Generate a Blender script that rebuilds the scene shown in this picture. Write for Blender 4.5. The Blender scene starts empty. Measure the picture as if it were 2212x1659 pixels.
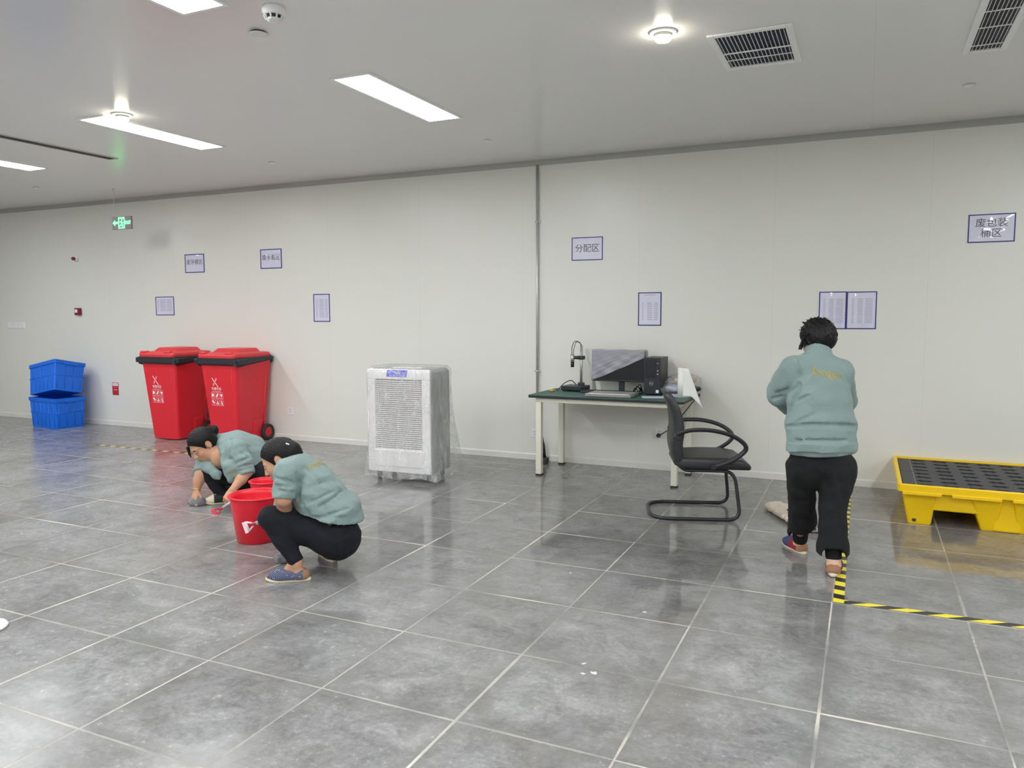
import bpy, bmesh, math, random
import numpy as np
from mathutils import Vector, Matrix
from mathutils.bvhtree import BVHTree
random.seed(7)
PI = math.pi
SC = bpy.context.scene
COL = SC.collection

# ------------------------------------------------------------------ camera, world, exposure
cam_data = bpy.data.cameras.new('camera')
cam_data.sensor_width = 36.0
cam_data.lens = 1666.6 / 2212 * 36.0
cam_data.clip_start = 0.05
cam = bpy.data.objects.new('camera', cam_data)
COL.objects.link(cam)
YAW, PITCH, ROLL = -0.429507, -0.091155, -0.003142
fwd = Vector((math.sin(YAW) * math.cos(PITCH), math.cos(YAW) * math.cos(PITCH), math.sin(PITCH)))
rgt = Vector((math.cos(YAW), -math.sin(YAW), 0))
upv = rgt.cross(fwd)
r2 = rgt * math.cos(ROLL) + upv * math.sin(ROLL)
u2 = -rgt * math.sin(ROLL) + upv * math.cos(ROLL)
cm = Matrix((r2, u2, -fwd)).transposed().to_4x4()
cm.translation = Vector((0, 0, 1.4745))
cam.matrix_world = cm
SC.camera = cam

world = bpy.data.worlds.new('world')
SC.world = world
world.use_nodes = True
world.node_tree.nodes['Background'].inputs[0].default_value = (0.8, 0.85, 0.9, 1)
world.node_tree.nodes['Background'].inputs[1].default_value = 0.02

SC.view_settings.view_transform = 'Standard'
SC.view_settings.look = 'None'
SC.view_settings.gamma = 1.0
SC.view_settings.use_curve_mapping = False
SC.view_settings.exposure = 1.86
SC.cycles.max_bounces = 12
SC.cycles.diffuse_bounces = 9
SC.cycles.transparent_max_bounces = 12
SC.cycles.use_denoising = True
PANEL_EMIT = 9.0          # ceiling panel lights

# ------------------------------------------------------------------ materials
def lin(c):
    return tuple(((v / 255) / 12.92 if v / 255 <= 0.04045 else ((v / 255 + 0.055) / 1.055) ** 2.4) for v in c)

class NT:
    """small node tree helper"""
    def __init__(s, name):
        s.m = bpy.data.materials.new(name)
        s.m.use_nodes = True
        s.t = s.m.node_tree
        s.t.nodes.clear()
        s.out = s.t.nodes.new('ShaderNodeOutputMaterial')
    def n(s, typ, **kw):
        nd = s.t.nodes.new(typ)
        for k, v in kw.items():
            setattr(nd, k, v)
        return nd
    def l(s, a, b):
        s.t.links.new(a, b)
    def setin(s, inp, v):
        if hasattr(v, 'is_linked') or isinstance(v, bpy.types.NodeSocket):
            s.l(v, inp)
        else:
            inp.default_value = v
    def math(s, op, a, b=0.0, c=None, clamp=False):
        nd = s.n('ShaderNodeMath', operation=op, use_clamp=clamp)
        s.setin(nd.inputs[0], a); s.setin(nd.inputs[1], b)
        if c is not None: s.setin(nd.inputs[2], c)
        return nd.outputs[0]
    def mix(s, f, a, b):
        nd = s.n('ShaderNodeMix', data_type='RGBA')
        s.setin(nd.inputs[0], f)
        for i, v in ((6, a), (7, b)):
            if isinstance(v, (tuple, list)): nd.inputs[i].default_value = (*v[:3], 1)
            else: s.l(v, nd.inputs[i])
        return nd.outputs[2]
    def mapr(s, v, a, b, c, d, smooth=False):
        nd = s.n('ShaderNodeMapRange', clamp=True)
        if smooth: nd.interpolation_type = 'SMOOTHSTEP'
        s.setin(nd.inputs[0], v)
        for i, q in enumerate((a, b, c, d)): s.setin(nd.inputs[i + 1], q)
        return nd.outputs[0]
    def noise(s, vec, scale, detail=4, rough=0.55, dist=0.0):
        nd = s.n('ShaderNodeTexNoise')
        if vec is not None: s.l(vec, nd.inputs['Vector'])
        nd.inputs['Scale'].default_value = scale
        nd.inputs['Detail'].default_value = detail
        nd.inputs['Roughness'].default_value = rough
        nd.inputs['Distortion'].default_value = dist
        return nd.outputs[0]
    def bump(s, h, strength=0.2, dist=0.01, normal=None):
        nd = s.n('ShaderNodeBump')
        nd.inputs['Strength'].default_value = strength
        nd.inputs['Distance'].default_value = dist
        s.l(h, nd.inputs['Height'])
        if normal is not None: s.l(normal, nd.inputs['Normal'])
        return nd.outputs[0]
    def bsdf(s, color, rough=0.5, metal=0.0, normal=None, **kw):
        b = s.n('ShaderNodeBsdfPrincipled')
        if isinstance(color, (tuple, list)): b.inputs['Base Color'].default_value = (*color[:3], 1)
        else: s.l(color, b.inputs['Base Color'])
        s.setin(b.inputs['Roughness'], rough)
        s.setin(b.inputs['Metallic'], metal)
        if normal is not None: s.l(normal, b.inputs['Normal'])
        for k, v in kw.items():
            s.setin(b.inputs[k.replace('_', ' ')], v)
        s.l(b.outputs[0], s.out.inputs[0])
        return b

def simple(name, rgb, rough=0.5, metal=0.0, var=0.06, nscale=8.0, bump=0.0, bscale=200.0, **kw):
    """plain coloured material with a slight procedural variation"""
    t = NT(name)
    tc = t.n('ShaderNodeTexCoord').outputs['Object']
    c = lin(rgb)
    nz = t.noise(tc, nscale, 3)
    col = t.mix(nz, tuple(v * (1 - var) for v in c), tuple(min(1, v * (1 + var)) for v in c))
    nrm = None
    if bump:
        nrm = t.bump(t.noise(tc, bscale, 2), bump, 0.002)
    t.bsdf(col, rough, metal, nrm, **kw)
    return t.m

def emitter(name, rgb, strength):
    t = NT(name)
    e = t.n('ShaderNodeEmission')
    e.inputs[0].default_value = (*lin(rgb), 1)
    e.inputs[1].default_value = strength
    t.l(e.outputs[0], t.out.inputs[0])
    return t.m

def make_floor_mat():
    t = NT('grey_stone_tiles')
    pos = t.n('ShaderNodeNewGeometry').outputs['Position']
    sep = t.n('ShaderNodeSeparateXYZ'); t.l(pos, sep.inputs[0])
    X = t.math('DIVIDE', t.math('ADD', sep.outputs[0], 1.909), 0.6)
    Y = t.math('DIVIDE', t.math('SUBTRACT', sep.outputs[1], 2.350), 0.6)
    fx, fy = t.math('FRACT', X), t.math('FRACT', Y)
    dx = t.math('MULTIPLY', t.math('MINIMUM', fx, t.math('SUBTRACT', 1.0, fx)), 0.6)
    dy = t.math('MULTIPLY', t.math('MINIMUM', fy, t.math('SUBTRACT', 1.0, fy)), 0.6)
    d = t.math('MINIMUM', dx, dy)
    gw = t.mapr(t.noise(pos, 1.3, 4, 0.6), 0.42, 0.66, 0.0030, 0.0075)
    # every joint segment has kept its grout to a different degree
    def seg(a, b):
        c = t.n('ShaderNodeCombineXYZ'); t.l(t.math('ROUND', a), c.inputs[0]); t.l(t.math('FLOOR', b), c.inputs[1]); c.inputs[2].default_value = 3.7
        w_ = t.n('ShaderNodeTexWhiteNoise', noise_dimensions='3D'); t.l(c.outputs[0], w_.inputs[0])
        return t.mapr(w_.outputs['Value'], 0.05, 0.8, 0.34, 1.0)
    gmx = t.math('MULTIPLY', t.mapr(t.math('SUBTRACT', gw, dx), -0.0014, 0.0008, 0.0, 1.0, True), seg(X, Y))
    gmy = t.math('MULTIPLY', t.mapr(t.math('SUBTRACT', gw, dy), -0.0014, 0.0008, 0.0, 1.0, True), seg(Y, X))
    grout = t.math('MAXIMUM', gmx, gmy)
    # one random value for each tile
    ident = t.n('ShaderNodeCombineXYZ')
    t.l(t.math('FLOOR', X), ident.inputs[0]); t.l(t.math('FLOOR', Y), ident.inputs[1])
    wn = t.n('ShaderNodeTexWhiteNoise', noise_dimensions='3D'); t.l(ident.outputs[0], wn.inputs[0])
    off = t.n('ShaderNodeVectorMath', operation='MULTIPLY_ADD')
    t.l(wn.outputs['Color'], off.inputs[0]); off.inputs[1].default_value = (40, 40, 40); t.l(pos, off.inputs[2])
    tv = off.outputs[0]
    cloud = t.noise(tv, 4.6, 9, 0.68, 0.8)
    fine = t.noise(tv, 42.0, 6, 0.72, 0.3)
    streak_map = t.n('ShaderNodeMapping'); t.l(tv, streak_map.inputs[0])
    streak_map.inputs['Scale'].default_value = (1.0, 4.5, 1.0); streak_map.inputs['Rotation'].default_value = (0, 0, 0.25)
    streak = t.noise(streak_map.outputs[0], 4.0, 6, 0.6, 0.8)
    v = t.math('ADD', t.math('MULTIPLY', cloud, 0.5), t.math('MULTIPLY', streak, 0.16))
    v = t.math('ADD', v, t.math('MULTIPLY', fine, 0.34))
    v = t.mapr(v, 0.33, 0.68, 0.0, 1.0)
    base = t.mix(v, lin((96, 96, 95)), lin((172, 172, 171)))
    # per tile tone
    tone = t.mapr(wn.outputs['Value'], 0, 1, 0.9, 1.08)
    tonec = t.n('ShaderNodeVectorMath', operation='SCALE'); t.l(base, tonec.inputs[0]); t.l(tone, tonec.inputs['Scale'])
    base = tonec.outputs[0]
    # brownish dirt and wiped, damp patches that cross the joints
    dirt = t.mapr(t.noise(pos, 1.1, 6, 0.65, 1.2), 0.52, 0.72, 0.0, 0.55)
    base = t.mix(dirt, base, lin((124, 119, 111)))
    damp = t.mapr(t.noise(pos, 0.9, 4, 0.5, 2.5), 0.56, 0.585, 0.0, 1.0, True)
    dampc = t.n('ShaderNodeVectorMath', operation='SCALE'); t.l(base, dampc.inputs[0])
    t.l(t.mapr(damp, 0, 1, 1.0, 0.88), dampc.inputs['Scale'])
    base = dampc.outputs[0]
    # the freshly mopped part on the right is darker and shinier
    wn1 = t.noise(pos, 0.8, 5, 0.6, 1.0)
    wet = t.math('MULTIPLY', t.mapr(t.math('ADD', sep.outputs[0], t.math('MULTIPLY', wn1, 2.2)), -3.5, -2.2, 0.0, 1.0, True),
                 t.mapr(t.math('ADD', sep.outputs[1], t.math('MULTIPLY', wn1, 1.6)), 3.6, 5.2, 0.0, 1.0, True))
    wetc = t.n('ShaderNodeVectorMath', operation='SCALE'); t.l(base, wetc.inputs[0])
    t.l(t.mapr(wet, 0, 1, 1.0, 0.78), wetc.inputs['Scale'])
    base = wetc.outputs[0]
    # tile rims are a little browner and darker than their middles
    rim = t.mapr(t.math('ADD', d, t.math('MULTIPLY', t.noise(pos, 5.0, 4), 0.16)), 0.06, 0.19, 0.5, 0.0, True)
    base = t.mix(rim, base, lin((116, 114, 110)))
    # dried white paint crumbs
    crumbs = t.n('ShaderNodeTexVoronoi'); t.l(pos, crumbs.inputs['Vector']); crumbs.inputs['Scale'].default_value = 2.6
    cr = t.math('MULTIPLY', t.mapr(crumbs.outputs['Distance'], 0.012, 0.02, 1.0, 0.0), t.mapr(t.noise(pos, 1.7, 1), 0.55, 0.6, 0.0, 1.0))
    gfade = t.mapr(t.noise(pos, 1.6, 4, 0.6), 0.38, 0.58, 0.05, 0.9)
    gcol = t.mix(t.noise(pos, 30.0, 2), lin((194, 188, 175)), lin((226, 221, 208)))
    base = t.mix(t.math('MULTIPLY', grout, gfade), base, gcol)
    base = t.mix(cr, base, lin((242,242,238)))
    # a few dried plaster smears
    nzz = t.n('ShaderNodeVectorMath', operation='SCALE'); nv = t.n('ShaderNodeTexNoise'); nv.inputs['Scale'].default_value = 55.0; t.l(pos, nv.inputs['Vector']); t.l(nv.outputs['Color'], nzz.inputs[0]); nzz.inputs['Scale'].default_value = 0.035
    pv = t.n('ShaderNodeVectorMath', operation='ADD'); t.l(pos, pv.inputs[0]); t.l(nzz.outputs[0], pv.inputs[1])
    for sx, sy, sr in ((-1.008, 2.892, 0.014), (-0.969, 2.918, 0.014), (-1.036, 2.981, 0.009), (-0.949, 3.638, 0.012), (-1.484, 4.037, 0.01)):
        dn = t.n('ShaderNodeVectorMath', operation='DISTANCE'); t.l(pv.outputs[0], dn.inputs[0]); dn.inputs[1].default_value = (sx + 0.0175, sy + 0.0175, 0.0175)
        base = t.mix(t.mapr(dn.outputs['Value'], sr * 0.6, sr, 0.85, 0.0, True), base, lin((228, 228, 226)))
    rough = t.mapr(fine, 0.3, 0.7, 0.19, 0.29)
    rough = t.math('SUBTRACT', rough, t.math('MULTIPLY', damp, 0.04))
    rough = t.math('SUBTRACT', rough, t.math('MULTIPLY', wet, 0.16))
    rough = t.math('ADD', rough, t.math('MULTIPLY', grout, 0.3))
    hgt = t.math('SUBTRACT', t.math('MULTIPLY', fine, 0.05), t.math('MULTIPLY', grout, 1.0))
    nrm = t.bump(hgt, 0.028, 0.002)
    big = t.bump(t.noise(pos, 2.2, 2), 0.01, 0.02, nrm)
    t.bsdf(base, rough, 0.0, big, Specular_IOR_Level=0.5)
    return t.m

def make_wall_mat(name, rgb, rough, period, origin, seam_axis='x', seam_dark=0.93, bump=0.12, wave=0.05):
    t = NT(name)
    pos = t.n('ShaderNodeNewGeometry').outputs['Position']
    sep = t.n('ShaderNodeSeparateXYZ'); t.l(pos, sep.inputs[0])
    X = t.math('DIVIDE', t.math('SUBTRACT', sep.outputs[0], origin), period)
    f = t.math('FRACT', X)
    d = t.math('MULTIPLY', t.math('MINIMUM', f, t.math('SUBTRACT', 1.0, f)), period)
    seam = t.mapr(d, 0.0010, 0.0030, 1.0, 0.0, True)
    c = lin(rgb)
    nz = t.noise(pos, 0.7, 3, 0.5)
    base = t.mix(nz, tuple(v * 0.975 for v in c), tuple(v * 1.02 for v in c))
    base = t.mix(seam, base, tuple(v * seam_dark for v in c))
    peel = t.noise(pos, 95.0, 2, 0.5)
    nrm = t.bump(peel, bump, 0.002)
    nrm = t.bump(t.noise(pos, 1.3, 2), wave, 0.03, nrm)
    t.bsdf(base, rough, 0.0, nrm, Specular_IOR_Level=0.5)
    return t.m

def make_fabric(name, rgb, rough=0.9, bscale=420.0, bstr=0.35, var=0.10, sheen=0.3):
    t = NT(name)
    tc = t.n('ShaderNodeTexCoord').outputs['Object']
    c = lin(rgb)
    nz = t.math('ADD', t.math('MULTIPLY', t.noise(tc, 9.0, 4), 0.6), t.math('MULTIPLY', t.noise(tc, 160.0, 3), 0.4))
    col = t.mix(t.mapr(nz, 0.3, 0.7, 0, 1), tuple(v * (1 - var) for v in c), tuple(v * (1 + var) for v in c))
    nrm = t.bump(t.noise(tc, bscale, 2), bstr, 0.002)
    nrm = t.bump(t.noise(tc, 28.0, 3, 0.55, 0.8), 0.25, 0.012, nrm)
    t.bsdf(col, rough, 0.0, nrm, Sheen_Weight=sheen, Sheen_Roughness=0.6)
    return t.m

def make_plastic_film(name, clear=0.72, tint=(235, 238, 240), scale=14.0, stretch=(1, 1, 0.3)):
    t = NT(name)
    tc = t.n('ShaderNodeTexCoord').outputs['Object']
    mp = t.n('ShaderNodeMapping'); t.l(tc, mp.inputs[0]); mp.inputs['Scale'].default_value = stretch
    h = t.noise(mp.outputs[0], scale, 4, 0.6, 1.5)
    nrm = t.bump(h, 0.22, 0.02)
    tr = t.n('ShaderNodeBsdfTransparent'); tr.inputs[0].default_value = (0.97, 0.97, 0.97, 1)
    pr = t.n('ShaderNodeBsdfPrincipled')
    pr.inputs['Base Color'].default_value = (*lin(tint), 1)
    pr.inputs['Roughness'].default_value = 0.16
    t.l(nrm, pr.inputs['Normal'])
    gl = t.n('ShaderNodeBsdfGlossy'); gl.inputs['Roughness'].default_value = 0.12; t.l(nrm, gl.inputs['Normal'])
    wrinkle = t.mapr(h, 0.45, 0.70, 1.0 - clear, 1.0 - clear + 0.28)
    mx = t.n('ShaderNodeMixShader'); t.l(wrinkle, mx.inputs[0]); t.l(tr.outputs[0], mx.inputs[1]); t.l(pr.outputs[0], mx.inputs[2])
    fr = t.n('ShaderNodeLayerWeight'); fr.inputs[0].default_value = 0.5; t.l(nrm, fr.inputs['Normal'])
    m2 = t.n('ShaderNodeMixShader'); t.l(t.math('ADD', 0.045, t.math('MULTIPLY', t.math('POWER', fr.outputs['Facing'], 5.0), 0.6)), m2.inputs[0]); t.l(mx.outputs[0], m2.inputs[1]); t.l(gl.outputs[0], m2.inputs[2])
    t.l(m2.outputs[0], t.out.inputs[0])
    return t.m

def make_hazard(name, along, freq, skew, dark=(32, 32, 34), bright=(238, 222, 52), worn=0.35):
    """diagonal black and yellow stripes in object space; 'along' is the tape's own long axis"""
    t = NT(name)
    tc = t.n('ShaderNodeTexCoord').outputs['Object']
    sep = t.n('ShaderNodeSeparateXYZ'); t.l(tc, sep.inputs[0])
    a, b = (sep.outputs[0], sep.outputs[1])
    v = t.math('ADD', t.math('MULTIPLY', a, freq), t.math('MULTIPLY', b, skew))
    f = t.math('FRACT', v)
    m = t.math('GREATER_THAN', f, 0.5)
    wear = t.mapr(t.noise(tc, 25.0, 5, 0.7), 0.62, 0.72, 0.0, worn)
    col = t.mix(m, lin(dark), lin(bright))
    col = t.mix(wear, col, lin((140, 138, 130)))
    t.bsdf(col, 0.35)
    return t.m

M = {}
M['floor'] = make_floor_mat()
M['wall'] = make_wall_mat('white_steel_wall_panels', (229, 229, 221), 0.34, 1.193, -0.753)
M['ceiling'] = make_wall_mat('white_steel_ceiling_panels', (238, 237, 236), 0.21, 1.18, -2.37, seam_dark=0.94, bump=0.03, wave=0.008)
M['trim'] = simple('white_trim', (216, 216, 209), 0.4)
M['cove'] = simple('matt_grey_aluminium_cove', (178, 178, 174), 0.5)
M['skirting'] = simple('white_skirting', (226, 225, 218), 0.35)
M['white'] = simple('white_paint', (250, 250, 250), 0.4)
M['white_plastic'] = simple('white_plastic', (236, 236, 238), 0.35)
M['panel_emit'] = emitter('panel_light_glow', (249, 251, 254), PANEL_EMIT)
M['lamp_emit'] = emitter('round_lamp_glow', (255, 248, 225), 20.0)
M['exit_green'] = emitter('exit_sign_green', (95, 255, 130), 1.15)
M['dark_void'] = simple('dark_duct', (34, 40, 62), 0.8)
M['dark_duct'] = simple('grey_duct', (62, 62, 64), 0.8)
M['grey_frame'] = simple('grey_sign_frame', (136, 128, 128), 0.35)
M['steel'] = simple('galvanised_steel', (200, 202, 204), 0.34, 0.6, var=0.15, nscale=30)
M['alu'] = simple('aluminium', (190, 186, 178), 0.35, 0.7)
M['red_bin'] = simple('red_bin_plastic', (222, 40, 54), 0.38, var=0.08, nscale=5, bump=0.05)
M['red_lid'] = simple('red_lid_plastic', (224, 60, 66), 0.42, var=0.08, nscale=6)
M['black_plastic'] = simple('black_plastic', (42, 44, 50), 0.45)
M['rubber'] = simple('black_rubber', (48, 48, 50), 0.7)
M['sticker'] = simple('pale_pink_print', (246, 206, 208), 0.6)
M['sticker_white'] = simple('white_print', (250, 240, 240), 0.6)
M['sticker_pink'] = simple('pink_print', (240, 138, 146), 0.6)
M['blue_crate'] = simple('blue_crate_plastic', (2, 106, 224), 0.36, var=0.1, nscale=6)
M['table_green'] = simple('green_rubber_mat', (62, 97, 88), 0.55, var=0.12)
M['table_edge'] = simple('black_table_edge', (28, 32, 38), 0.5)
M['cream_metal'] = simple('cream_painted_steel', (226, 224, 208), 0.4)
M['black_chair'] = simple('black_leatherette', (46, 47, 49), 0.42, var=0.1, nscale=12, bump=0.12, bscale=350)
M['black_tube'] = simple('black_tube', (40, 41, 48), 0.3)
M['armrest'] = simple('dark_armrest_plastic', (44, 41, 48), 0.42)
M['screen_black'] = simple('black_screen', (22, 26, 32), 0.2)
M['tower_front'] = simple('black_tower_front', (30, 34, 42), 0.4)
M['tower_side'] = simple('grey_black_tower_side', (72, 72, 70), 0.5)
M['cable'] = simple('black_cable', (24, 24, 26), 0.5)
M['paper'] = simple('white_paper', (240, 240, 236), 0.7)
M['paper_blue'] = simple('paper_with_bluish_tint', (222, 221, 240), 0.35)
M['sleeve_edge'] = simple('navy_sleeve_border', (30, 30, 120), 0.4)
M['ink'] = simple('grey_black_ink', (74, 74, 84), 0.7)
M['pale_ink'] = simple('pale_grey_ink', (176, 175, 196), 0.7)
M['mid_ink'] = simple('mid_grey_ink', (146, 145, 164), 0.7)
M['yellow_pallet'] = simple('yellow_polyethylene', (255, 208, 0), 0.42, var=0.06, nscale=6, bump=0.08)
M['black_grate'] = simple('black_grate_plastic', (50, 51, 56), 0.5)
M['red_bucket'] = simple('red_bucket_plastic', (228, 28, 50), 0.34, var=0.05)
M['wire'] = simple('dark_wire', (50, 48, 52), 0.35, 0.6)
M['red_scraper'] = simple('red_scraper_plastic', (196, 36, 60), 0.4)
M['scraper_white'] = simple('pale_scraper_blade', (232, 212, 214), 0.4)
M['scraper_grey'] = simple('pale_green_grey_handle', (168, 186, 176), 0.5)
M['scraper_silver'] = simple('silver_handle', (178, 178, 190), 0.35)
M['rag'] = make_fabric('grey_rag_cloth', (112, 110, 114), 0.95, 300, 0.5, 0.25)
M['brass'] = simple('brass_tape', (206, 168, 70), 0.3, 0.5)
M['tan'] = simple('tan_contents', (206, 176, 128), 0.7, var=0.25, nscale=25)
M['film'] = make_plastic_film('clear_plastic_cover', 0.86)
M['bag_film'] = make_plastic_film('clear_plastic_bag', 0.80, (225, 228, 234), 40.0, (1, 1, 1))
M['drape'] = simple('grey_frosted_plastic_sheet', (150, 150, 158), 0.38, var=0.12, nscale=18, bump=0.2, bscale=25)
M['drape_pale'] = make_plastic_film('pale_plastic_sheet_side', 0.35, (228, 230, 226), 12.0)
M['machine_white'] = simple('white_machine_plastic', (238, 235, 234), 0.35)
M['machine_grey'] = simple('grey_machine_side', (158, 162, 156), 0.45)
M['machine_slot'] = simple('dark_slot', (120, 108, 104), 0.7)
M['display_blue'] = simple('blue_display_label', (86, 88, 222), 0.4)
M['sign_red'] = simple('red_sign', (186, 44, 56), 0.5)
M['device_red'] = simple('dark_red_plastic', (130, 22, 36), 0.3)
M['pale_shade'] = simple('faint_grey_print', (196, 196, 190), 0.6)
M['skin'] = simple('skin', (200, 152, 122), 0.55, var=0.06, nscale=20, Subsurface_Weight=0.08, Subsurface_Radius=(0.01, 0.004, 0.002))
M['skin_pale'] = simple('pale_skin', (224, 182, 152), 0.55, var=0.05, nscale=20)
M['lip'] = simple('lips', (176, 104, 96), 0.5)
M['dark_feature'] = simple('brow_and_lash', (58, 40, 36), 0.7)
M['shirt'] = make_fabric('sage_teal_fleece', (129, 150, 147), 0.95, 380, 0.3, 0.06, 0.08)
M['shirt_dark'] = make_fabric('dark_shirt_lining', (62, 76, 82), 0.95)
M['trousers'] = make_fabric('black_navy_cloth', (13, 15, 25), 0.9, 500, 0.25, 0.12, 0.0)
M['trousers_black'] = make_fabric('black_cloth', (14, 15, 18), 0.9, 500, 0.25, 0.12, 0.0)
M['gold'] = simple('gold_print', (172, 154, 84), 0.5)
M['sock'] = simple('pale_pink_sock', (232, 206, 194), 0.8)
M['sole'] = simple('cream_shoe_sole', (222, 212, 186), 0.7)
M['shoe_brown'] = simple('brown_suede', (160, 120, 92), 0.85)
M['shoe_red'] = simple('red_canvas', (150, 36, 46), 0.8)
M['shoe_blue'] = simple('navy_canvas', (58, 66, 104), 0.8)
M['shoe_black'] = simple('black_canvas', (36, 38, 36), 0.8)
M['lace'] = simple('yellow_lace', (196, 184, 120), 0.8)
M['mop_cloth'] = make_fabric('beige_mop_cloth', (206, 192, 172), 0.95, 200, 0.6, 0.2)
M['hair_tie'] = simple('dark_red_hair_tie', (140, 44, 56), 0.6)
M['gold_metal'] = simple('gold_metal', (226, 190, 110), 0.25, 0.8)

def make_hair():
    t = NT('black_hair')
    tc = t.n('ShaderNodeTexCoord').outputs['Object']
    mp = t.n('ShaderNodeMapping'); t.l(tc, mp.inputs[0]); mp.inputs['Scale'].default_value = (1, 1, 0.25)
    h = t.noise(mp.outputs[0], 130.0, 3, 0.6, 0.4)
    col = t.mix(h, lin((6, 5, 7)), lin((20, 17, 18)))
    t.bsdf(col, 0.5, 0.0, t.bump(h, 0.6, 0.004), Specular_IOR_Level=0.3)
    return t.m
M['hair'] = make_hair()

def make_stripes():
    t = NT('navy_woven_stripes_with_white_flecks')
    tc = t.n('ShaderNodeTexCoord').outputs['Object']
    sep = t.n('ShaderNodeSeparateXYZ'); t.l(tc, sep.inputs[0])
    f = t.math('FRACT', t.math('MULTIPLY', t.math('ADD', sep.outputs[0], sep.outputs[1]), 110.0))
    m = t.mapr(f, 0.3, 0.6, 0.0, 1.0)
    col = t.mix(m, lin((46, 52, 82)), lin((112, 118, 142)))
    vo = t.n('ShaderNodeTexVoronoi'); t.l(tc, vo.inputs['Vector']); vo.inputs['Scale'].default_value = 60.0
    fl = t.mapr(vo.outputs['Distance'], 0.12, 0.2, 1.0, 0.0)
    col = t.mix(fl, col, lin((225, 225, 232)))
    t.bsdf(col, 0.85)
    return t.m
M['shoe_stripe'] = make_stripes()

def make_lace_pattern():
    t = NT('black_and_white_mottled_mop_yarn')
    tc = t.n('ShaderNodeTexCoord').outputs['Object']
    n_ = t.noise(tc, 70.0, 3, 0.6, 1.0)
    col = t.mix(t.mapr(n_, 0.47, 0.53, 0, 1), lin((24, 24, 26)), lin((205, 202, 192)))
    t.bsdf(col, 0.9, 0.0, t.bump(n_, 0.6, 0.01))
    return t.m
M['mop_mottled'] = make_lace_pattern()

# ------------------------------------------------------------------ object helpers
def obj(name, mesh, mats, parent=None, loc=None, smooth=None):
    if isinstance(mesh, bmesh.types.BMesh):
        me = bpy.data.meshes.new(name)
        mesh.normal_update()
        mesh.to_mesh(me); mesh.free()
    else:
        me = mesh
    if not isinstance(mats, (list, tuple)): mats = [mats]
    me.materials.clear()
    for m in mats: me.materials.append(M[m] if isinstance(m, str) else m)
    if smooth is not None:
        me.polygons.foreach_set('use_smooth', [smooth] * len(me.polygons))
    o = bpy.data.objects.new(name, me)
    COL.objects.link(o)
    if parent is not None: o.parent = parent
    if loc is not None: o.location = loc
    return o

def thing(name, label, cat, loc=(0, 0, 0), rotz=0.0, group=None, rot=None):
    o = bpy.data.objects.new(name, None); COL.objects.link(o)
    o.empty_display_size = 0.1
    o.location = loc; o.rotation_euler = rot if rot else (0, 0, rotz)
    tag(o, label, cat, group)
    return o

def tag(o, label, cat, group=None, kind=None):
    o['label'] = label; o['category'] = cat
    if group: o['group'] = group
    if kind: o['kind'] = kind
    return o

def copy_tree(o, parent=None):
    c = o.copy(); COL.objects.link(c)
    if parent is not None: c.parent = parent
    for ch in list(o.children): copy_tree(ch, c)
    return c

def struct(o):
    o['kind'] = 'structure'; return o

def BM(): return bmesh.new()

def box(bm, c, s, rot=None, bev=0.0, seg=2, mi=0):
    """box of full size s at centre c"""
    r = bmesh.ops.create_cube(bm, size=1.0)
    vs = r['verts']
    bmesh.ops.scale(bm, vec=s, verts=vs)
    if bev > 0:
        es = list({e for v in vs for e in v.link_edges})
        rb = bmesh.ops.bevel(bm, geom=es, offset=min(bev, 0.49 * min(s)), segments=seg, profile=0.5, affect='EDGES')
        fs = rb['faces']; allf = set(fs)
        vs = list({v for f in fs for v in f.verts})
        # include the flat faces
        more = {f for v in vs for f in v.link_faces}
        vs = list({v for f in more for v in f.verts})
        for f in more | allf: f.material_index = mi
    else:
        for f in {f for v in vs for f in v.link_faces}: f.material_index = mi
    if rot is not None: bmesh.ops.rotate(bm, cent=(0, 0, 0), matrix=rot, verts=vs)
    bmesh.ops.translate(bm, vec=c, verts=vs)
    return vs

def rz(a): return Matrix.Rotation(a, 3, 'Z')

def frame_of(d):
    d = Vector(d).normalized()
    a = Vector((0, 0, 1)) if abs(d.z) < 0.95 else Vector((1, 0, 0))
    s = d.cross(a).normalized(); t = d.cross(s).normalized()
    return s, t

def tube(bm, pts, r, seg=10, closed=False, cap=True, mi=0, q=1.0):
    """tube along a polyline, r a number or a list; q squashes the section"""
    pts = [Vector(p) for p in pts]; n = len(pts)
    rs = r if isinstance(r, (list, tuple)) else [r] * n
    rings = []; prev = None
    for i, p in enumerate(pts):
        if closed: d = (pts[(i + 1) % n] - pts[i - 1])
        elif i == 0: d = pts[1] - pts[0]
        elif i == n - 1: d = pts[-1] - pts[-2]
        else: d = (pts[i + 1] - p).normalized() + (p - pts[i - 1]).normalized()
        d.normalize()
        if prev is None: s, t = frame_of(d)
        else:
            s = (prev - d * prev.dot(d))
            s = s.normalized() if s.length > 1e-6 else frame_of(d)[0]
            t = d.cross(s)
        prev = s
        rings.append([bm.verts.new(p + (s * math.cos(2 * PI * k / seg) * q + t * math.sin(2 * PI * k / seg)) * rs[i]) for k in range(seg)])
    m = n if closed else n - 1
    for i in range(m):
        a, b = rings[i], rings[(i + 1) % n]
        for k in range(seg):
            f = bm.faces.new((a[k], a[(k + 1) % seg], b[(k + 1) % seg], b[k])); f.smooth = True; f.material_index = mi
    if not closed and cap:
        for ring in (rings[0], rings[-1]):
            f = bm.faces.new(ring); f.material_index = mi
    bmesh.ops.recalc_face_normals(bm, faces=bm.faces)

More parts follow.
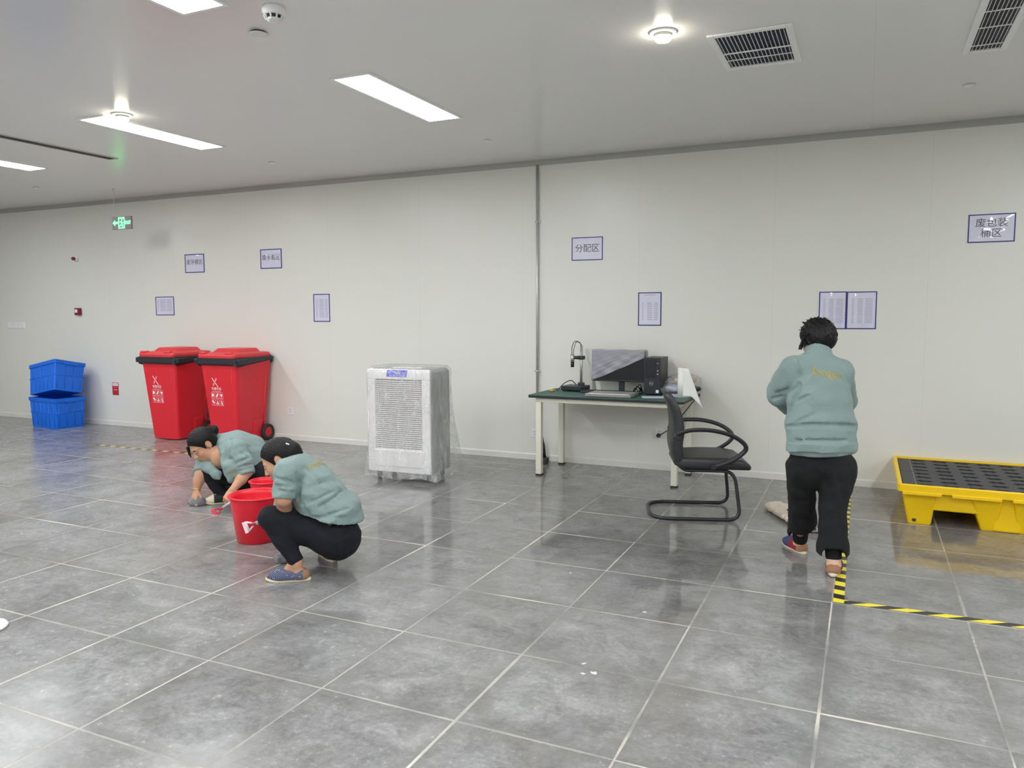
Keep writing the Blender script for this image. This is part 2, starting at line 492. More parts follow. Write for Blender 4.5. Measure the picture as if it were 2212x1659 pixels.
def arc_pts(pts, rad, n=6):
    """polyline with its inner corners rounded"""
    pts = [Vector(p) for p in pts]; out = [pts[0]]
    for i in range(1, len(pts) - 1):
        p = pts[i]; a = (pts[i - 1] - p); b = (pts[i + 1] - p)
        r = min(rad, a.length * 0.49, b.length * 0.49)
        A = p + a.normalized() * r; B = p + b.normalized() * r
        for k in range(n + 1):
            u = k / n
            out.append(A * (1 - u) ** 2 + p * 2 * u * (1 - u) + B * u * u)
    out.append(pts[-1]); return out

def spline(pts, n=8):
    """Catmull-Rom through points"""
    P = [Vector(p) for p in pts]; P = [P[0] * 2 - P[1]] + P + [P[-1] * 2 - P[-2]]
    out = []
    for i in range(1, len(P) - 2):
        for k in range(n):
            u = k / n; a, b, c, d = P[i - 1], P[i], P[i + 1], P[i + 2]
            out.append(0.5 * ((2 * b) + (c - a) * u + (2 * a - 5 * b + 4 * c - d) * u * u + (3 * b - a - 3 * c + d) * u ** 3))
    out.append(P[-2]); return out

def rrect(w, d, r, n=4, cx=0, cy=0):
    r = min(r, w / 2 - 1e-4, d / 2 - 1e-4); out = []
    for sx, sy, a0 in ((1, 1, 0), (-1, 1, PI / 2), (-1, -1, PI), (1, -1, 3 * PI / 2)):
        for k in range(n + 1):
            a = a0 + k / n * PI / 2
            out.append((cx + sx * (w / 2 - r) + r * math.cos(a), cy + sy * (d / 2 - r) + r * math.sin(a)))
    return out

def loft(bm, rings, cap0=True, cap1=True, smooth=True, mi=0):
    vr = [[bm.verts.new(p) for p in ring] for ring in rings]
    n = len(vr[0]); fs = []
    for a, b in zip(vr, vr[1:]):
        for k in range(n):
            f = bm.faces.new((a[k], a[(k + 1) % n], b[(k + 1) % n], b[k])); f.smooth = smooth; f.material_index = mi; fs.append(f)
    if cap0: f = bm.faces.new(list(reversed(vr[0]))); f.material_index = mi; fs.append(f)
    if cap1: f = bm.faces.new(vr[-1]); f.material_index = mi; fs.append(f)
    return fs

def rloft(bm, secs, r=0.03, n=4, cap0=True, cap1=True, smooth=False, mi=0):
    """secs: (z, w, d[, cx, cy[, r]])"""
    rings = []
    for s in secs:
        z, w, d = s[:3]; cx = s[3] if len(s) > 3 else 0; cy = s[4] if len(s) > 4 else 0; rr = s[5] if len(s) > 5 else r
        rings.append([(x, y, z) for x, y in rrect(w, d, rr, n, cx, cy)])
    return loft(bm, rings, cap0, cap1, smooth, mi)

def lathe(bm, prof, seg=32, cap0=True, cap1=True, c=(0, 0, 0), mi=0):
    rings = [[(c[0] + r * math.cos(2 * PI * k / seg), c[1] + r * math.sin(2 * PI * k / seg), c[2] + z) for k in range(seg)] for r, z in prof]
    return loft(bm, rings, cap0, cap1, True, mi)

def prism(bm, poly, y0, y1, mi=0):
    """polygon in x,z extruded along y"""
    a = [bm.verts.new((x, y0, z)) for x, z in poly]; b = [bm.verts.new((x, y1, z)) for x, z in poly]
    n = len(poly)
    fs = [bm.faces.new(a), bm.faces.new(list(reversed(b)))]
    for k in range(n): fs.append(bm.faces.new((a[k], b[k], b[(k + 1) % n], a[(k + 1) % n])))
    for f in fs: f.material_index = mi
    bmesh.ops.recalc_face_normals(bm, faces=fs)

def transform(bm, mat):
    bmesh.ops.transform(bm, matrix=mat, verts=bm.verts)

_dg = None
def text_bm(s, size, depth=0.0006, align='CENTER', bold=0.0):
    """letters lying in the x,z plane facing -y, centred at the origin"""
    cu = bpy.data.curves.new('letters', 'FONT')
    cu.body = s; cu.size = size; cu.align_x = align; cu.align_y = 'CENTER'; cu.extrude = depth; cu.offset = bold
    cu.resolution_u = 3
    o = bpy.data.objects.new('letters', cu); COL.objects.link(o)
    dg = bpy.context.evaluated_depsgraph_get(); dg.update()
    me = bpy.data.meshes.new_from_object(o.evaluated_get(dg))
    bm = BM(); bm.from_mesh(me)
    COL.objects.unlink(o); bpy.data.objects.remove(o); bpy.data.curves.remove(cu); bpy.data.meshes.remove(me)
    bmesh.ops.rotate(bm, cent=(0, 0, 0), matrix=Matrix.Rotation(PI / 2, 3, 'X'), verts=bm.verts)
    return bm
def merge(bm, other, mat=None):
    me = bpy.data.meshes.new('tmp')
    if mat is not None: transform(other, mat)
    other.to_mesh(me); other.free(); bm.from_mesh(me); bpy.data.meshes.remove(me)

# ------------------------------------------------------------------ the room
H = 2.96; WY = 7.11; XL, XR, YB = -15.0, 6.4, -3.6
def plane(name, mat, pts, thick):
    bm = BM(); a = [bm.verts.new(p) for p in pts]
    bm.faces.new(a)
    n = (Vector(pts[1]) - Vector(pts[0])).cross(Vector(pts[2]) - Vector(pts[0])).normalized()
    b = [bm.verts.new(Vector(p) - n * thick) for p in pts]
    bm.faces.new(list(reversed(b)))
    for k in range(4): bm.faces.new((a[k], b[k], b[(k + 1) % 4], a[(k + 1) % 4]))
    bmesh.ops.recalc_face_normals(bm, faces=bm.faces)
    return struct(obj(name, bm, mat))
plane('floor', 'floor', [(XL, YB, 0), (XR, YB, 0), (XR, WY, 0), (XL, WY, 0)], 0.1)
plane('ceiling', 'ceiling', [(XL, YB, H), (XL, WY, H), (XR, WY, H), (XR, YB, H)], 0.1)
plane('wall_back', 'wall', [(XL, WY, 0), (XR, WY, 0), (XR, WY, H), (XL, WY, H)], 0.1)
plane('wall_left', 'wall', [(XL, YB, 0), (XL, WY, 0), (XL, WY, H), (XL, YB, H)], 0.1)
plane('wall_right', 'wall', [(XR, WY, 0), (XR, YB, 0), (XR, YB, H), (XR, WY, H)], 0.1)
plane('wall_front', 'wall', [(XR, YB, 0), (XL, YB, 0), (XL, YB, H), (XR, YB, H)], 0.1)
# low skirting strip: a small aluminium channel with a chamfered top
bm = BM()
prof = [(WY, 0.0), (WY - 0.012, 0.0), (WY - 0.012, 0.052), (WY - 0.006, 0.060), (WY, 0.062)]
loft(bm, [[(x, y, z) for y, z in prof] for x in (XL, XR)], smooth=False)
bmesh.ops.recalc_face_normals(bm, faces=bm.faces)
struct(obj('baseboard_back', bm, 'skirting'))
# concave cove between wall and ceiling
bm = BM(); R = 0.05; prof = []
for k in range(9):
    a = k / 8 * PI / 2
    prof.append((WY - R + R * math.cos(a), H - R + R * math.sin(a)))
prof = [(WY, H - R)] + prof[1:-1] + [(WY - R, H)] + [(WY, H)]
loft(bm, [[(x, y, z) for y, z in prof] for x in (XL, XR)], smooth=False)
bmesh.ops.recalc_face_normals(bm, faces=bm.faces)
struct(obj('trim_1', bm, 'cove'))

# ------------------------------------------------------------------ ceiling panel lights
def panel_light(x, y, label, group=None):
    t = thing('ceiling_panel_light', label, 'ceiling light', (x, y, H), 0, group)
    bm = BM()
    for c, s in (((-0.139, 0, -0.004), (0.022, 1.22, 0.008)), ((0.139, 0, -0.004), (0.022, 1.22, 0.008)),
                 ((0, -0.599, -0.004), (0.256, 0.022, 0.008)), ((0, 0.599, -0.004), (0.256, 0.022, 0.008))):
        box(bm, c, s)
    obj('frame', bm, 'white', t)
    bm = BM(); box(bm, (0, 0, -0.003), (0.256, 1.176, 0.004)); obj('diffuser', bm, 'panel_emit', t)
    return t
off_label = 'unseen white rectangular ceiling panel light added beyond the edge of the picture'  # unseen panels: the grid carried on, some added for more light
seen = {(-2.99, 4.71): 'glowing panel light nearest the picture centre, above the space left of the pipe',
        (-5.37, 4.71): 'glowing panel light beside the left round lamp, whole in view',
        (-2.99, 2.34): 'glowing panel light cut off by the top edge of the picture',
        (-7.75, 4.71): 'glowing panel light cut off by the left edge of the picture'}
for i in range(-3, 2):
    for y in (4.71, 2.34, -0.03, -2.40):
        x = round(-2.99 + 2.38 * i, 2)
        if i == 1 and y > 3: continue          # the air grille takes this bay
        key = [k for k in seen if abs(k[0] - x) < 0.05 and abs(k[1] - y) < 0.05]
        if key: panel_light(key[0][0], y, seen[key[0]], 'panel lights in the ceiling')
        else: panel_light(x, y, off_label, 'unseen panel lights outside the picture')
for x in (1.77, 4.15):  # unseen columns; the outer one is added to brighten the right wall and ceiling
    for y in (4.71, 2.34, -0.03, -2.40): panel_light(x, y, off_label, 'unseen panel lights outside the picture')

def round_lamp(x, y, label):
    t = thing('round_ceiling_lamp', label, 'ceiling light', (x, y, H), 0, 'round surface lamps')
    bm = BM(); lathe(bm, [(0.074, -0.001), (0.074, -0.006), (0.068, -0.010), (0.046, -0.012)], 40); obj('flange', bm, 'white', t)
    bm = BM(); lathe(bm, [(0.046, -0.011), (0.046, -0.026)], 40); obj('collar', bm, 'trim', t)
    bm = BM(); lathe(bm, [(0.045, -0.026), (0.044, -0.038), (0.036, -0.047), (0.016, -0.050)], 40); obj('bulb_cover', bm, 'lamp_emit', t)
round_lamp(-1.035, 4.20, 'round glowing lamp on the ceiling left of the square grille')
round_lamp(-5.09, 4.16, 'round glowing lamp on the ceiling at the near end of the left panel light')

# ------------------------------------------------------------------ ceiling vents
def vent(x0, x1, y0, y1, label, nblade, cross, fw, void):
    cx, cy = (x0 + x1) / 2, (y0 + y1) / 2; w, d = x1 - x0, y1 - y0
    t = thing('ceiling_vent', label, 'vent', (cx, cy, H), 0)
    bm = BM()
    for c, s in (((-(w - fw) / 2, 0, -0.007), (fw, d, 0.012)), (((w - fw) / 2, 0, -0.007), (fw, d, 0.012)),
                 ((0, -(d - fw) / 2, -0.007), (w - 2 * fw, fw, 0.012)), ((0, (d - fw) / 2, -0.007), (w - 2 * fw, fw, 0.012))):
        box(bm, c, s, bev=0.003)
    obj('frame', bm, 'white', t)
    bm = BM(); box(bm, (0, 0, -0.0012), (w - 2 * fw, d - 2 * fw, 0.002)); obj('duct_opening', bm, void, t)
    iw = w - 2 * fw
    for k in range(nblade):
        bm = BM(); box(bm, (-iw / 2 + iw * (k + 0.5) / nblade, 0, -0.0065), (0.0022, d - 2 * fw, 0.008)); obj('blade', bm, 'white', t)
    for f, th in cross:
        bm = BM(); box(bm, (0, -d / 2 + d * f, -0.009), (iw, th, 0.005)); obj('cross_bar', bm, 'white', t)
vent(-0.835, -0.40, 4.345, 4.985, 'wide return air grille with dark blue opening beside the round lamp', 17, ((0.52, 0.014), (0.72, 0.006)), 0.036, 'dark_void')
vent(0.445, 0.668, 3.9, 5.262, 'narrow long grille in the ceiling at the top right corner', 8, ((0.25, 0.006), (0.5, 0.006), (0.68, 0.006), (0.9, 0.006)), 0.036, 'dark_duct')
# long slot diffuser on the left
t = thing('slot_diffuser', 'long grey slot diffuser in the ceiling at the left edge', 'vent', (-6.6, 4.5, H))
bm = BM(); box(bm, (-0.058, 0, -0.004), (0.010, 1.56, 0.006)); box(bm, (0.058, 0, -0.004), (0.010, 1.56, 0.006))
box(bm, (0, 0.77, -0.005), (0.09, 0.02, 0.008)); box(bm, (0, -0.77, -0.005), (0.09, 0.02, 0.008)); obj('frame', bm, 'trim', t)
bm = BM(); box(bm, (0, 0, -0.0012), (0.106, 1.52, 0.002)); obj('duct_opening', bm, 'grey_frame', t)
for k in range(3):
    bm = BM(); box(bm, (-0.025 + 0.025 * k, 0, -0.005), (0.004, 1.52, 0.003)); obj('blade', bm, 'dark_duct', t)

# ------------------------------------------------------------------ small ceiling devices
t = thing('smoke_detector', 'white domed smoke detector on the ceiling with dark side slots', 'smoke detector', (-2.672, 3.065, H))
bm = BM(); lathe(bm, [(0.052, -0.001), (0.056, -0.012), (0.056, -0.024), (0.048, -0.036), (0.044, -0.040)], 36); obj('base', bm, 'white', t)
bm = BM(); lathe(bm, [(0.036, -0.040), (0.034, -0.056)], 24); obj('sensor_core', bm, 'dark_duct', t)
bm = BM(); lathe(bm, [(0.036, -0.056), (0.034, -0.062), (0.02, -0.066)], 36)
for k in range(9):
    a = 2 * PI * k / 9 + 0.2
    tube(bm, [(0.046 * math.cos(a), 0.046 * math.sin(a), -0.038), (0.036 * math.cos(a), 0.036 * math.sin(a), -0.060)], 0.0045, 6)
obj('cage', bm, 'white', t)
def cover_plate(x, y, r, gap, label, grp='sprinkler cover plates'):
    t = thing('sprinkler_cover', label, 'sprinkler cover', (x, y, H), 0, grp)
    bm = BM(); lathe(bm, [(r * 0.8, -0.0005), (r * 0.8, -gap)], 32); obj('recess_ring', bm, 'dark_duct' if gap > 0.006 else 'white_plastic', t)
    bm = BM(); lathe(bm, [(r, -gap), (r, -gap - 0.003), (r * 0.9, -gap - 0.005)], 36); obj('plate', bm, 'white_plastic', t)
cover_plate(-2.975, 3.29, 0.048, 0.009, 'flat round cover plate beside the smoke detector, with a dark gap above')
cover_plate(0.56, 5.99, 0.036, 0.005, 'small round cover plate on the ceiling at the far right')
cover_plate(-3.012, 6.09, 0.032, 0.003, 'small round cover plate on the ceiling just left of the pipe')
cover_plate(-5.36, 6.06, 0.034, 0.003, 'small round cover plate beyond the far end of the left panel light')
cover_plate(-8.87, 6.04, 0.034, 0.003, 'small round cover plate at the far left below the cut off panel light')

# ------------------------------------------------------------------ exit sign hanging on a thin rod
t = thing('exit_sign', 'green lit exit sign in a grey frame hanging from the ceiling on a thin rod', 'exit sign', (-8.05, 6.51, 2.555))
t.scale = (0.9, 0.9, 0.9)
bm = BM(); box(bm, (0, 0, 0), (0.36, 0.022, 0.165), bev=0.004); obj('housing', bm, 'grey_frame', t)
bm = BM(); tube(bm, [(-0.14, 0, 0.08), (-0.14, 0, 0.449)], 0.0035, 8); lathe(bm, [(0.012, 0.436), (0.02, 0.4495)], 16, c=(-0.14, 0, 0)); obj('rod', bm, 'trim', t)
bm = BM()
prism(bm, [(-0.165, 0.004), (-0.12, 0.042), (-0.12, 0.018), (-0.07, 0.018), (-0.07, -0.010), (-0.12, -0.010), (-0.12, -0.034)], -0.0135, -0.011)
obj('arrow', bm, 'exit_green', t)
bm = BM()
# door square with the running figure left open: built from bars round the figure
for c, s in (((0, -0.0122, 0.064), (0.116, 0.0025, 0.02)), ((-0.052, -0.0122, 0), (0.014, 0.0025, 0.145)), ((0.052, -0.0122, 0), (0.014, 0.0025, 0.145)), ((0, -0.0122, -0.066), (0.116, 0.0025, 0.012))):
    box(bm, c, s)
tube(bm, [(-0.028, -0.0125, 0.012), (0.002, -0.0125, 0.018), (0.030, -0.0125, 0.0)], 0.007, 6)
tube(bm, [(0.004, -0.0125, 0.018), (0.002, -0.0125, -0.012), (0.024, -0.0125, -0.030), (0.018, -0.0125, -0.056)], 0.008, 6)
tube(bm, [(0.002, -0.0125, -0.012), (-0.016, -0.0125, -0.034), (-0.036, -0.0125, -0.036)], 0.008, 6)
lathe(bm, [(0.002, -0.008), (0.010, -0.002), (0.010, 0.003), (0.003, 0.010)], 10, c=(0.01, -0.0125, 0.038))
obj('running_figure', bm, 'exit_green', t)
bm = text_bm('EXIT', 0.058, 0.001, bold=0.002); transform(bm, Matrix.Translation((0.114, -0.0125, 0.0))); obj('lettering', bm, 'exit_green', t)

# ------------------------------------------------------------------ wall devices
t = thing('strobe_alarm', 'white round alarm with a dark red lens high on the left wall', 'alarm', (-9.70, WY, 2.226))
bm = BM(); lathe(bm, [(0.040, 0), (0.040, 0.014), (0.036, 0.026), (0.028, 0.032)], 32); transform(bm, Matrix.Rotation(PI / 2, 4, 'X')); obj('base', bm, 'white_plastic', t)
bm = BM(); lathe(bm, [(0.024, 0.032), (0.023, 0.056), (0.018, 0.068), (0.006, 0.073)], 28); transform(bm, Matrix.Rotation(PI / 2, 4, 'X')); obj('lens', bm, 'device_red', t)
t = thing('fire_call_point', 'small dark red fire call box with a white window', 'call point', (-9.70, WY, 1.518))
bm = BM(); box(bm, (0, -0.022, 0), (0.098, 0.044, 0.096), bev=0.008); obj('box', bm, 'device_red', t)
bm = BM(); box(bm, (-0.008, -0.045, 0.008), (0.052, 0.003, 0.044), bev=0.001); obj('window', bm, 'paper', t)
t = thing('switch_plate', 'row of white light switches on the wall at the left edge', 'light switch', (-11.045, WY, 1.327))
bm = BM(); box(bm, (0, -0.004, 0), (0.374, 0.008, 0.09), bev=0.003); obj('backplate', bm, 'white', t)
for k in range(4):
    bm = BM(); box(bm, (-0.139 + 0.0927 * k, -0.010, 0), (0.083, 0.006, 0.082), bev=0.003); obj('rocker', bm, 'white_plastic', t)
t = thing('fire_notice', 'small red and white notice low on the wall beside the blue crates', 'sign', (-9.07, WY, 0.491))
bm = BM(); box(bm, (0, -0.0015, 0), (0.118, 0.003, 0.168)); obj('board', bm, 'sign_red', t)
bm = BM(); box(bm, (0, -0.0035, 0.058), (0.1, 0.001, 0.038)); obj('white_band', bm, 'paper', t)
bm = BM(); box(bm, (0, -0.0045, 0.058), (0.086, 0.001, 0.006)); box(bm, (0, -0.0035, -0.014), (0.07, 0.001, 0.012)); box(bm, (0, -0.0035, 0.02), (0.06, 0.001, 0.006)); obj('printed_lines', bm, 'sticker_pink', t)
def outlet(x, z, label):
    t = thing('wall_outlet', label, 'wall outlet', (x, WY, z), 0, 'wall outlets')
    bm = BM(); box(bm, (0, -0.005, 0), (0.086, 0.010, 0.086), bev=0.003); obj('faceplate', bm, 'white_plastic', t)
    bm = BM()
    for dx, a in ((-0.009, 0.4), (0.009, -0.4)): box(bm, (dx, -0.0105, 0.018), (0.003, 0.002, 0.012), Matrix.Rotation(a, 3, 'Y'))
    for dx, a in ((-0.011, 0.5), (0.011, -0.5), (0, PI / 2)): box(bm, (dx, -0.0105, -0.016 if a < 1 else -0.004), (0.003, 0.002, 0.011), Matrix.Rotation(a, 3, 'Y'))
    obj('sockets', bm, 'cable', t)
outlet(-6.12, 0.34, 'white wall outlet between the red bins and the covered machine')
outlet(-1.73, 0.348, 'white wall outlet under the desk with a black plug in it')
outlet(-3.0, 0.268, 'white wall outlet half hidden behind the left front desk leg')

# document pockets
def pocket(x0, x1, z0, z1, label, lines=None, size=0.0, sheet='paper_blue', border=0.012, group='blue edged document pockets', rows=None):
    cx, cz, w, h = (x0 + x1) / 2, (z0 + z1) / 2, abs(x1 - x0), abs(z1 - z0)
    t = thing('document_pocket', label, 'sign', (cx, WY, cz), 0, group)
    bm = BM(); box(bm, (0, -0.001, 0), (w - 0.004, 0.002, h - 0.004)); obj('sheet', bm, sheet, t)
    bm = BM(); b = border
    for c, s in (((-(w - b) / 2, -0.0025, 0), (b, 0.004, h)), (((w - b) / 2, -0.0025, 0), (b, 0.004, h)), ((0, -0.0025, (h - b) / 2), (w - 2 * b, 0.004, b)), ((0, -0.0025, -(h - b) / 2), (w - 2 * b, 0.004, b))):
        box(bm, c, s)
    obj('border', bm, 'sleeve_edge', t)
    if lines:
        bm = BM(); n = len(lines)
        for k, (s, dz) in enumerate(lines):
            merge(bm, text_bm(s, size, 0.0003), Matrix.Translation((0, -0.0028, dz)))
        obj('lettering', bm, 'ink', t)
    if rows:
        bm = BM()
        for (rx, rz_, rw, rh) in rows: box(bm, (rx, -0.0024, rz_), (rw, 0.0006, rh))
        obj('printed_text', bm, 'pale_ink', t)
    # thin clear film over the sheet, slightly wavy so that lamps glint in it
    bm = BM(); nx, nz = 14, 12; vv = []
    for i in range(nx + 1):
        for k in range(nz + 1):
            u, v = i / nx - 0.5, k / nz - 0.5
            e = (1 - (2 * u) ** 4) * (1 - (2 * v) ** 4)
            vv.append(bm.verts.new((u * (w - 2 * b), -0.0036 - 0.0045 * e * (0.5 + 0.5 * math.sin(7 * u + 9 * v + cx * 5) * math.cos(5 * u - 11 * v + cz * 3)), v * (h - 2 * b))))
    for i in range(nx):
        for k in range(nz):
            f = bm.faces.new((vv[i * (nz + 1) + k], vv[(i + 1) * (nz + 1) + k], vv[(i + 1) * (nz + 1) + k + 1], vv[i * (nz + 1) + k + 1])); f.smooth = True; f.normal_update()
            if f.normal.y > 0: f.normal_flip()
    obj('clear_film', bm, CLEAR, t)
    return t
def make_clear():
    t = NT('clear_sleeve_film')
    fr = t.n('ShaderNodeLayerWeight'); fr.inputs[0].default_value = 0.5
    tr = t.n('ShaderNodeBsdfTransparent'); gl = t.n('ShaderNodeBsdfGlossy'); gl.inputs['Roughness'].default_value = 0.05
    mx = t.n('ShaderNodeMixShader'); t.l(t.math('ADD', 0.05, t.math('MULTIPLY', t.math('POWER', fr.outputs['Facing'], 5.0), 0.6)), mx.inputs[0]); t.l(tr.outputs[0], mx.inputs[1]); t.l(gl.outputs[0], mx.inputs[2]); t.l(mx.outputs[0], t.out.inputs[0])
    return t.m
CLEAR = make_clear()
def table_rows(w, h, cols, n, top):
    out = []
    for k in range(n):
        z = h / 2 - top - k * (h - top - 0.04) / n
        for (cx, cw) in cols: out.append((cx * w, z, cw * w, (h - top - 0.04) / n * 0.42))
    return out
pocket(-2.615, -2.302, 1.981, 2.201, 'document pocket reading 分配区 on the wall right of the pipe', [('分配区', 0.0)], 0.083, border=0.008)
pocket(-1.951, -1.731, 1.357, 1.667, 'upright document pocket with a printed form above the desk', None, border=0.009,
       rows=table_rows(0.22, 0.31, ((-0.3, 0.06), (0.0, 0.22), (0.27, 0.18)), 10, 0.10) + [(0, 0.13, 0.11, 0.006)])
pocket(0.704, 1.021, 2.017, 2.236, 'glossy document pocket reading 废包装桶区 at the upper right', [('废包装', 0.038), ('桶区', -0.042)], 0.074, border=0.008)
pocket(-0.372, -0.156, 1.334, 1.650, 'left one of the two adjoining notices behind the standing woman', None, border=0.008,
       rows=table_rows(0.22, 0.31, ((-0.3, 0.08), (-0.05, 0.18), (0.25, 0.26)), 18, 0.06))
pocket(-0.155, 0.074, 1.335, 1.648, 'right one of the two adjoining notices behind the standing woman', None, border=0.008,
       rows=table_rows(0.22, 0.31, ((-0.3, 0.08), (-0.05, 0.18), (0.25, 0.26)), 18, 0.06))
pocket(-7.715, -7.395, 1.988, 2.215, 'document pocket reading 废牙模区 above the left red bin', [('废牙模区', 0.012)], 0.068, border=0.010)
pocket(-6.505, -6.187, 2.006, 2.232, 'document pocket reading 废手套区 up above the right red bin', [('废手套区', 0.012)], 0.068, border=0.010)
pocket(-8.252, -7.932, 1.466, 1.700, 'landscape notice in faint print low to the left of the others', None, border=0.009,
       rows=table_rows(0.32, 0.234, ((-0.36, 0.06), (-0.1, 0.3), (0.25, 0.3)), 9, 0.04))
pocket(-5.744, -5.517, 1.388, 1.702, 'tall narrow notice in faint print up between bins and covered machine', None, border=0.009,
       rows=table_rows(0.22, 0.31, ((-0.3, 0.08), (0.0, 0.3), (0.3, 0.16)), 16, 0.06))

# galvanised conduit pipe
t = thing('conduit_pipe', 'thin vertical galvanised pipe clamped to the wall', 'pipe', (-2.968, WY - 0.022, 0))
bm = BM(); tube(bm, [(0, 0, 0.30), (0, 0, 2.915), ], 0.0135, 16); obj('pipe', bm, 'steel', t)
for z in (2.37, 0.9):
    bm = BM(); tube(bm, [(0, 0, z - 0.008), (0, 0, z + 0.008)], 0.0165, 16); box(bm, (0, 0.012, z), (0.062, 0.018, 0.018), bev=0.002); obj('clamp', bm, 'steel', t)

# ------------------------------------------------------------------ two blue crates
def crate_parts(t):
    Hc, W, D = 0.395, 0.60, 0.42
    bm = BM()
    # tub with tapering walls, open on top
    rloft(bm, [(0.0, W - 0.055, D - 0.055), (0.03, W - 0.045, D - 0.045), (Hc, W - 0.02, D - 0.02), (Hc, W - 0.032, D - 0.032), (0.012, W - 0.065, D - 0.065)], 0.02, 3, True, True, False)
    obj('tub', bm, 'blue_crate', t)
    def rim(name, z0, z1, o0, o1):
        bm = BM()
        rloft(bm, [(z0, W - o0, D - o0), (z1, W - o1, D - o1), (z1, W - o1 - 0.03, D - o1 - 0.03), (z0, W - o0 - 0.03, D - o0 - 0.03)], 0.02, 3, False, False)
        n = len(bm.verts) // 4; v = list(bm.verts); v.sort(key=lambda q: q.index)
        bmesh.ops.recalc_face_normals(bm, faces=bm.faces)
        obj(name, bm, 'blue_crate', t)
    rim('top_rim', Hc - 0.045, Hc + 0.001, 0.004, 0.0)
    rim('base_rim', 0.002, 0.026, 0.048, 0.045)
    bm = BM()
    def half(z): return (W - 0.0475 + 0.025 * z / Hc) / 2, (D - 0.0475 + 0.025 * z / Hc) / 2
    for f in (-0.40, -0.22, -0.07, 0.07, 0.22, 0.40):
        for s in (-1, 1):
            tube(bm, [(f * W, s * half(0.03)[1], 0.03), (f * W, s * half(Hc - 0.045)[1], Hc - 0.045)], 0.006, 6)
    for f in (-0.36, -0.12, 0.12, 0.36):
        for s in (-1, 1):
            tube(bm, [(s * half(0.03)[0], f * D, 0.03), (s * half(Hc - 0.045)[0], f * D, Hc - 0.045)], 0.006, 6)
    a, b = half(0.2)
    for p, q in (((-a, -b), (a, -b)), ((-a, b), (a, b)), ((-a, -b), (-a, b)), ((a, -b), (a, b))):
        tube(bm, [(*p, 0.205), (*q, 0.205)], 0.006, 6)
    obj('ribs', bm, 'blue_crate', t)
    for s in (-1, 1):
        bm = BM(); box(bm, (s * (W / 2 + 0.001), 0, Hc - 0.028), (0.012, 0.17, 0.05), bev=0.004); obj('handle', bm, 'blue_crate', t)
c0 = thing('plastic_crate', 'lower blue plastic crate standing on the floor', 'crate', (-9.718, 6.735, 0), math.radians(-4.5), 'stacked blue crates')
crate_parts(c0)
c1 = copy_tree(c0)
# upper crate sits askew: its near corner is propped up, its far corner sunk into the lower crate
e1 = Vector((-0.579, 0.039, -0.105)).normalized(); e2 = Vector((0.10, 0.40, -0.075)); e2 = (e2 - e1 * e2.dot(e1)).normalized()
e3 = e1.cross(e2)
if e3.z < 0: e3 = -e3; 
xax = -e1; yax = e3.cross(xax)
mR = Matrix((xax, yax, e3)).transposed()
near = Vector((-9.435, 6.505, 0.522))
c1.rotation_euler = mR.to_euler()
c1.location = near - mR @ Vector((0.272, -0.182, 0.0))
tag(c1, 'upper blue plastic crate lying askew on top of the other', 'crate', 'stacked blue crates')

